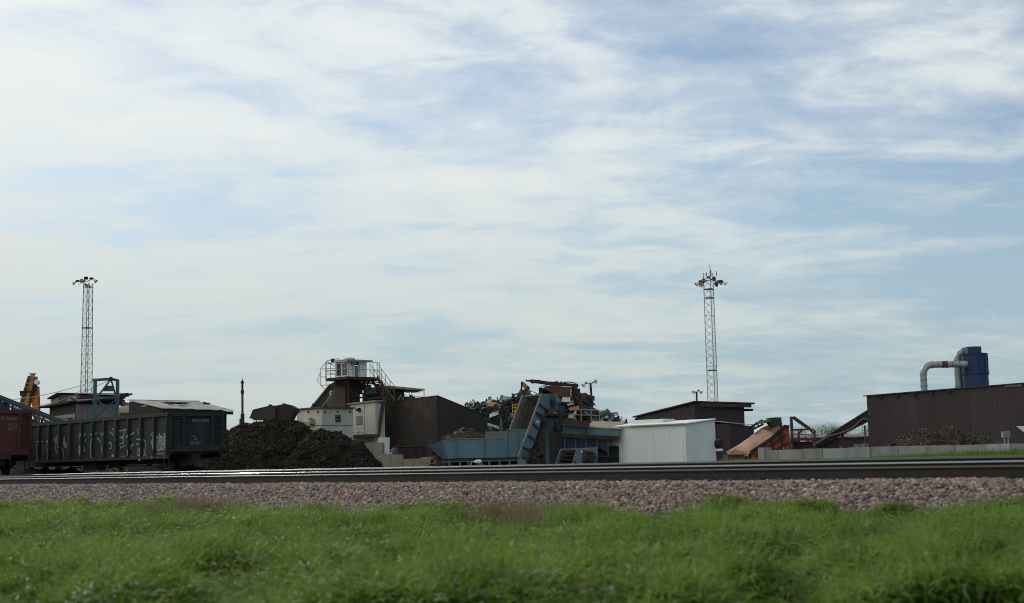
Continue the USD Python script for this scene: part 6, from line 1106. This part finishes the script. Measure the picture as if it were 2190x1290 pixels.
obj('lamp_arm', [tube([S_(165, 601.5), S_(173, 602.5), S_(188, 601.5), S_(196, 597)], .04, 6), tube([S_(176, 598), S_(186, 612)], .04, 6)], 'tower_steel', x)
flood(x, S_(161.5, 603) , (-.75, -.1, -.55), .24, .4); flood(x, S_(200, 597.5), (.7, -.15, -.6), .25, .42); flood(x, S_(176, 599.5) + UY * .3, (-.25, -.9, -.25), .28, .3); flood(x, S_(186.5, 610), (.8, .3, -.1), .22, .32)
obj('ballast_box', [box(S_(184, 595), (.30, .3, .26)), box(S_(166.5, 601), (.24, .2, .16)), box(S_(194.5, 595.5), (.26, .2, .16))], 'black_steel', x); obj('platform_ring', [tube([cnr(i, T * z), cnr((i + 1) % 4, T * z)], .035, 5) for i in range(4) for z in (.28, .77, .98)], 'tower_steel', x); obj('cable_loop', [tube(curve([S_(168, 603), S_(169, 609), S_(171, 610), S_(171.5, 604)]), .012, 4), tube(curve([S_(191, 602), S_(189, 608), S_(187, 612)]), .012, 4)], 'rubber', x)
x, b, T, cnr = lattice('light_tower', 'tall grey triangular lattice light tower above the brown shed, with antenna', 1521.5, 583, 1531, 119, .92, .86, 3, math.radians(-85), 'tower_grey', 27, .011, .033)
S_ = lambda px, py: P(px, py, 119)
obj('lamp_arm', [tube([S_(1498, 602), S_(1507, 602.5), S_(1520, 598.5), S_(1526, 596)], .04, 6), tube([S_(1514, 594), S_(1530, 602), S_(1541, 602)], .04, 6), tube([S_(1528, 598), S_(1514, 600)], .04, 6)], 'tower_steel', x)
flood(x, S_(1494.5, 604), (-.75, -.2, -.55), .26, .42); flood(x, S_(1501, 606.5), (-.35, -.75, -.5), .28, .40, 'lamp_white'); flood(x, S_(1546, 603), (.75, -.2, -.6), .26, .42); flood(x, S_(1509, 599) + UY * .4, (-.5, -.7, -.1), .28, .34); flood(x, S_(1531, 601) + UY * .2, (.1, -.5, -.6), .28, .36); flood(x, S_(1540, 601) + UY * .5, (.6, .6, -.2), .28, .36)
obj('ballast_box', [box(S_(1497.5, 602), (.22, .2, .2)), box(S_(1515, 593.5), (.28, .2, .18)), box(S_(1527, 594.5), (.28, .2, .18)), box(S_(1541, 602), (.26, .2, .22)), box(S_(1532.5, 610), (.22, .2, .26)), box(S_(1503.5, 604.5), (.24, .2, .16))], 'black_steel', x); obj('antenna', [tube([S_(1518.6, 584), S_(1518.2, 565)], .022, 5), tube([S_(1520.3, 590), S_(1519.8, 577)], .05, 6), tube([S_(1511, 590), S_(1511, 582)], .04, 6), tube([S_(1532.3, 590), S_(1532.3, 580)], .04, 6)], 'tower_grey', x); obj('platform_ring', [beam(cnr(i, z), cnr((i + 1) % 3, z), .07, .09) for i in range(3) for z in (P(1523, 618.5, 119)[2], P(1524, 637, 119)[2], P(1530, 792, 119)[2])], 'tower_grey', x)
# leaning floodlight pole and the small one behind the brown shed
def pole(label, bx0, tx0, Y, lamps, r, steps=12):
    b, t = P(*bx0, Y), P(*tx0, Y); b0_ = b + (b - t) / (t[2] - b[2]) * b[2]; x = thing('floodlight_pole', label, 'light pole', b0_ * [1, 1, 0]); obj('pole', tube([b0_, t], [r * 1.3, r], 8), 'black_steel', x); obj('climbing_peg', [beam(b + (t - b) * (k + .5) / steps, b + (t - b) * (k + .5) / steps - UX * .25, .04) for k in range(steps)], 'galvanised', x)
    obj('cross_arm', tube([P(lamps[0][0] + 3, tx0[1] + 1, Y), P(lamps[1][0] - 3, tx0[1] - .5, Y)], .05, 6), 'galvanised', x)
    for lx_, ly_, d in lamps: flood(x, P(lx_, ly_, Y), d, .27, .34)
pole('leaning dark floodlight pole right of the crushed container', (1266.5, 873), (1263, 819.5), 134, ((1251, 821, (-.6, -.3, -.6)), (1270.5, 817.5, (.5, -.8, .1))), .10); pole('small floodlight pole behind the brown shed roof', (1490.5, 860), (1490, 838.5), 150, ((1486, 839, (-.7, -.5, -.1)), (1496, 837, (.6, -.4, -.5))), .09, 5)
# telescopic mast on the left heap
mp = P(519, 912, 81); x = thing('drill_mast', 'thin dark telescopic steel mast standing on the left heap', 'mast', mp * [1, 1, 0]); m0 = lambda y_: P(518.5, y_, 81)
obj('base_sleeve', tube([mp * [1, 1, 0], P(518.6, 885, 81)], .115, 10), 'dark_rust', x); obj('inner_tube', tube([P(518.6, 885, 81), P(518.3, 840, 81)], .072, 10), 'rust', x); obj('inner_tube', tube([P(518.3, 840, 81), P(518.2, 818, 81), P(518.2, 811, 81)], [.066, .066, .02], 10), 'dark_rust', x)
obj('collar', [lathe([(.075, -.06), (.10, -.06), (.10, .06), (.075, .06)], P(518.3, y_, 81), UZ, 10) for y_ in (840, 837, 818)], 'dark_brown', x); obj('base_plate', [box(P(515, 914, 81), (.55, .4, .12)), box(P(514, 902, 81), (.10, .12, .35))], 'dark_brown', x); obj('tip', tube([P(518.2, 811, 81), P(518.1, 806.5, 81)], .012, 5), 'galvanised', x)
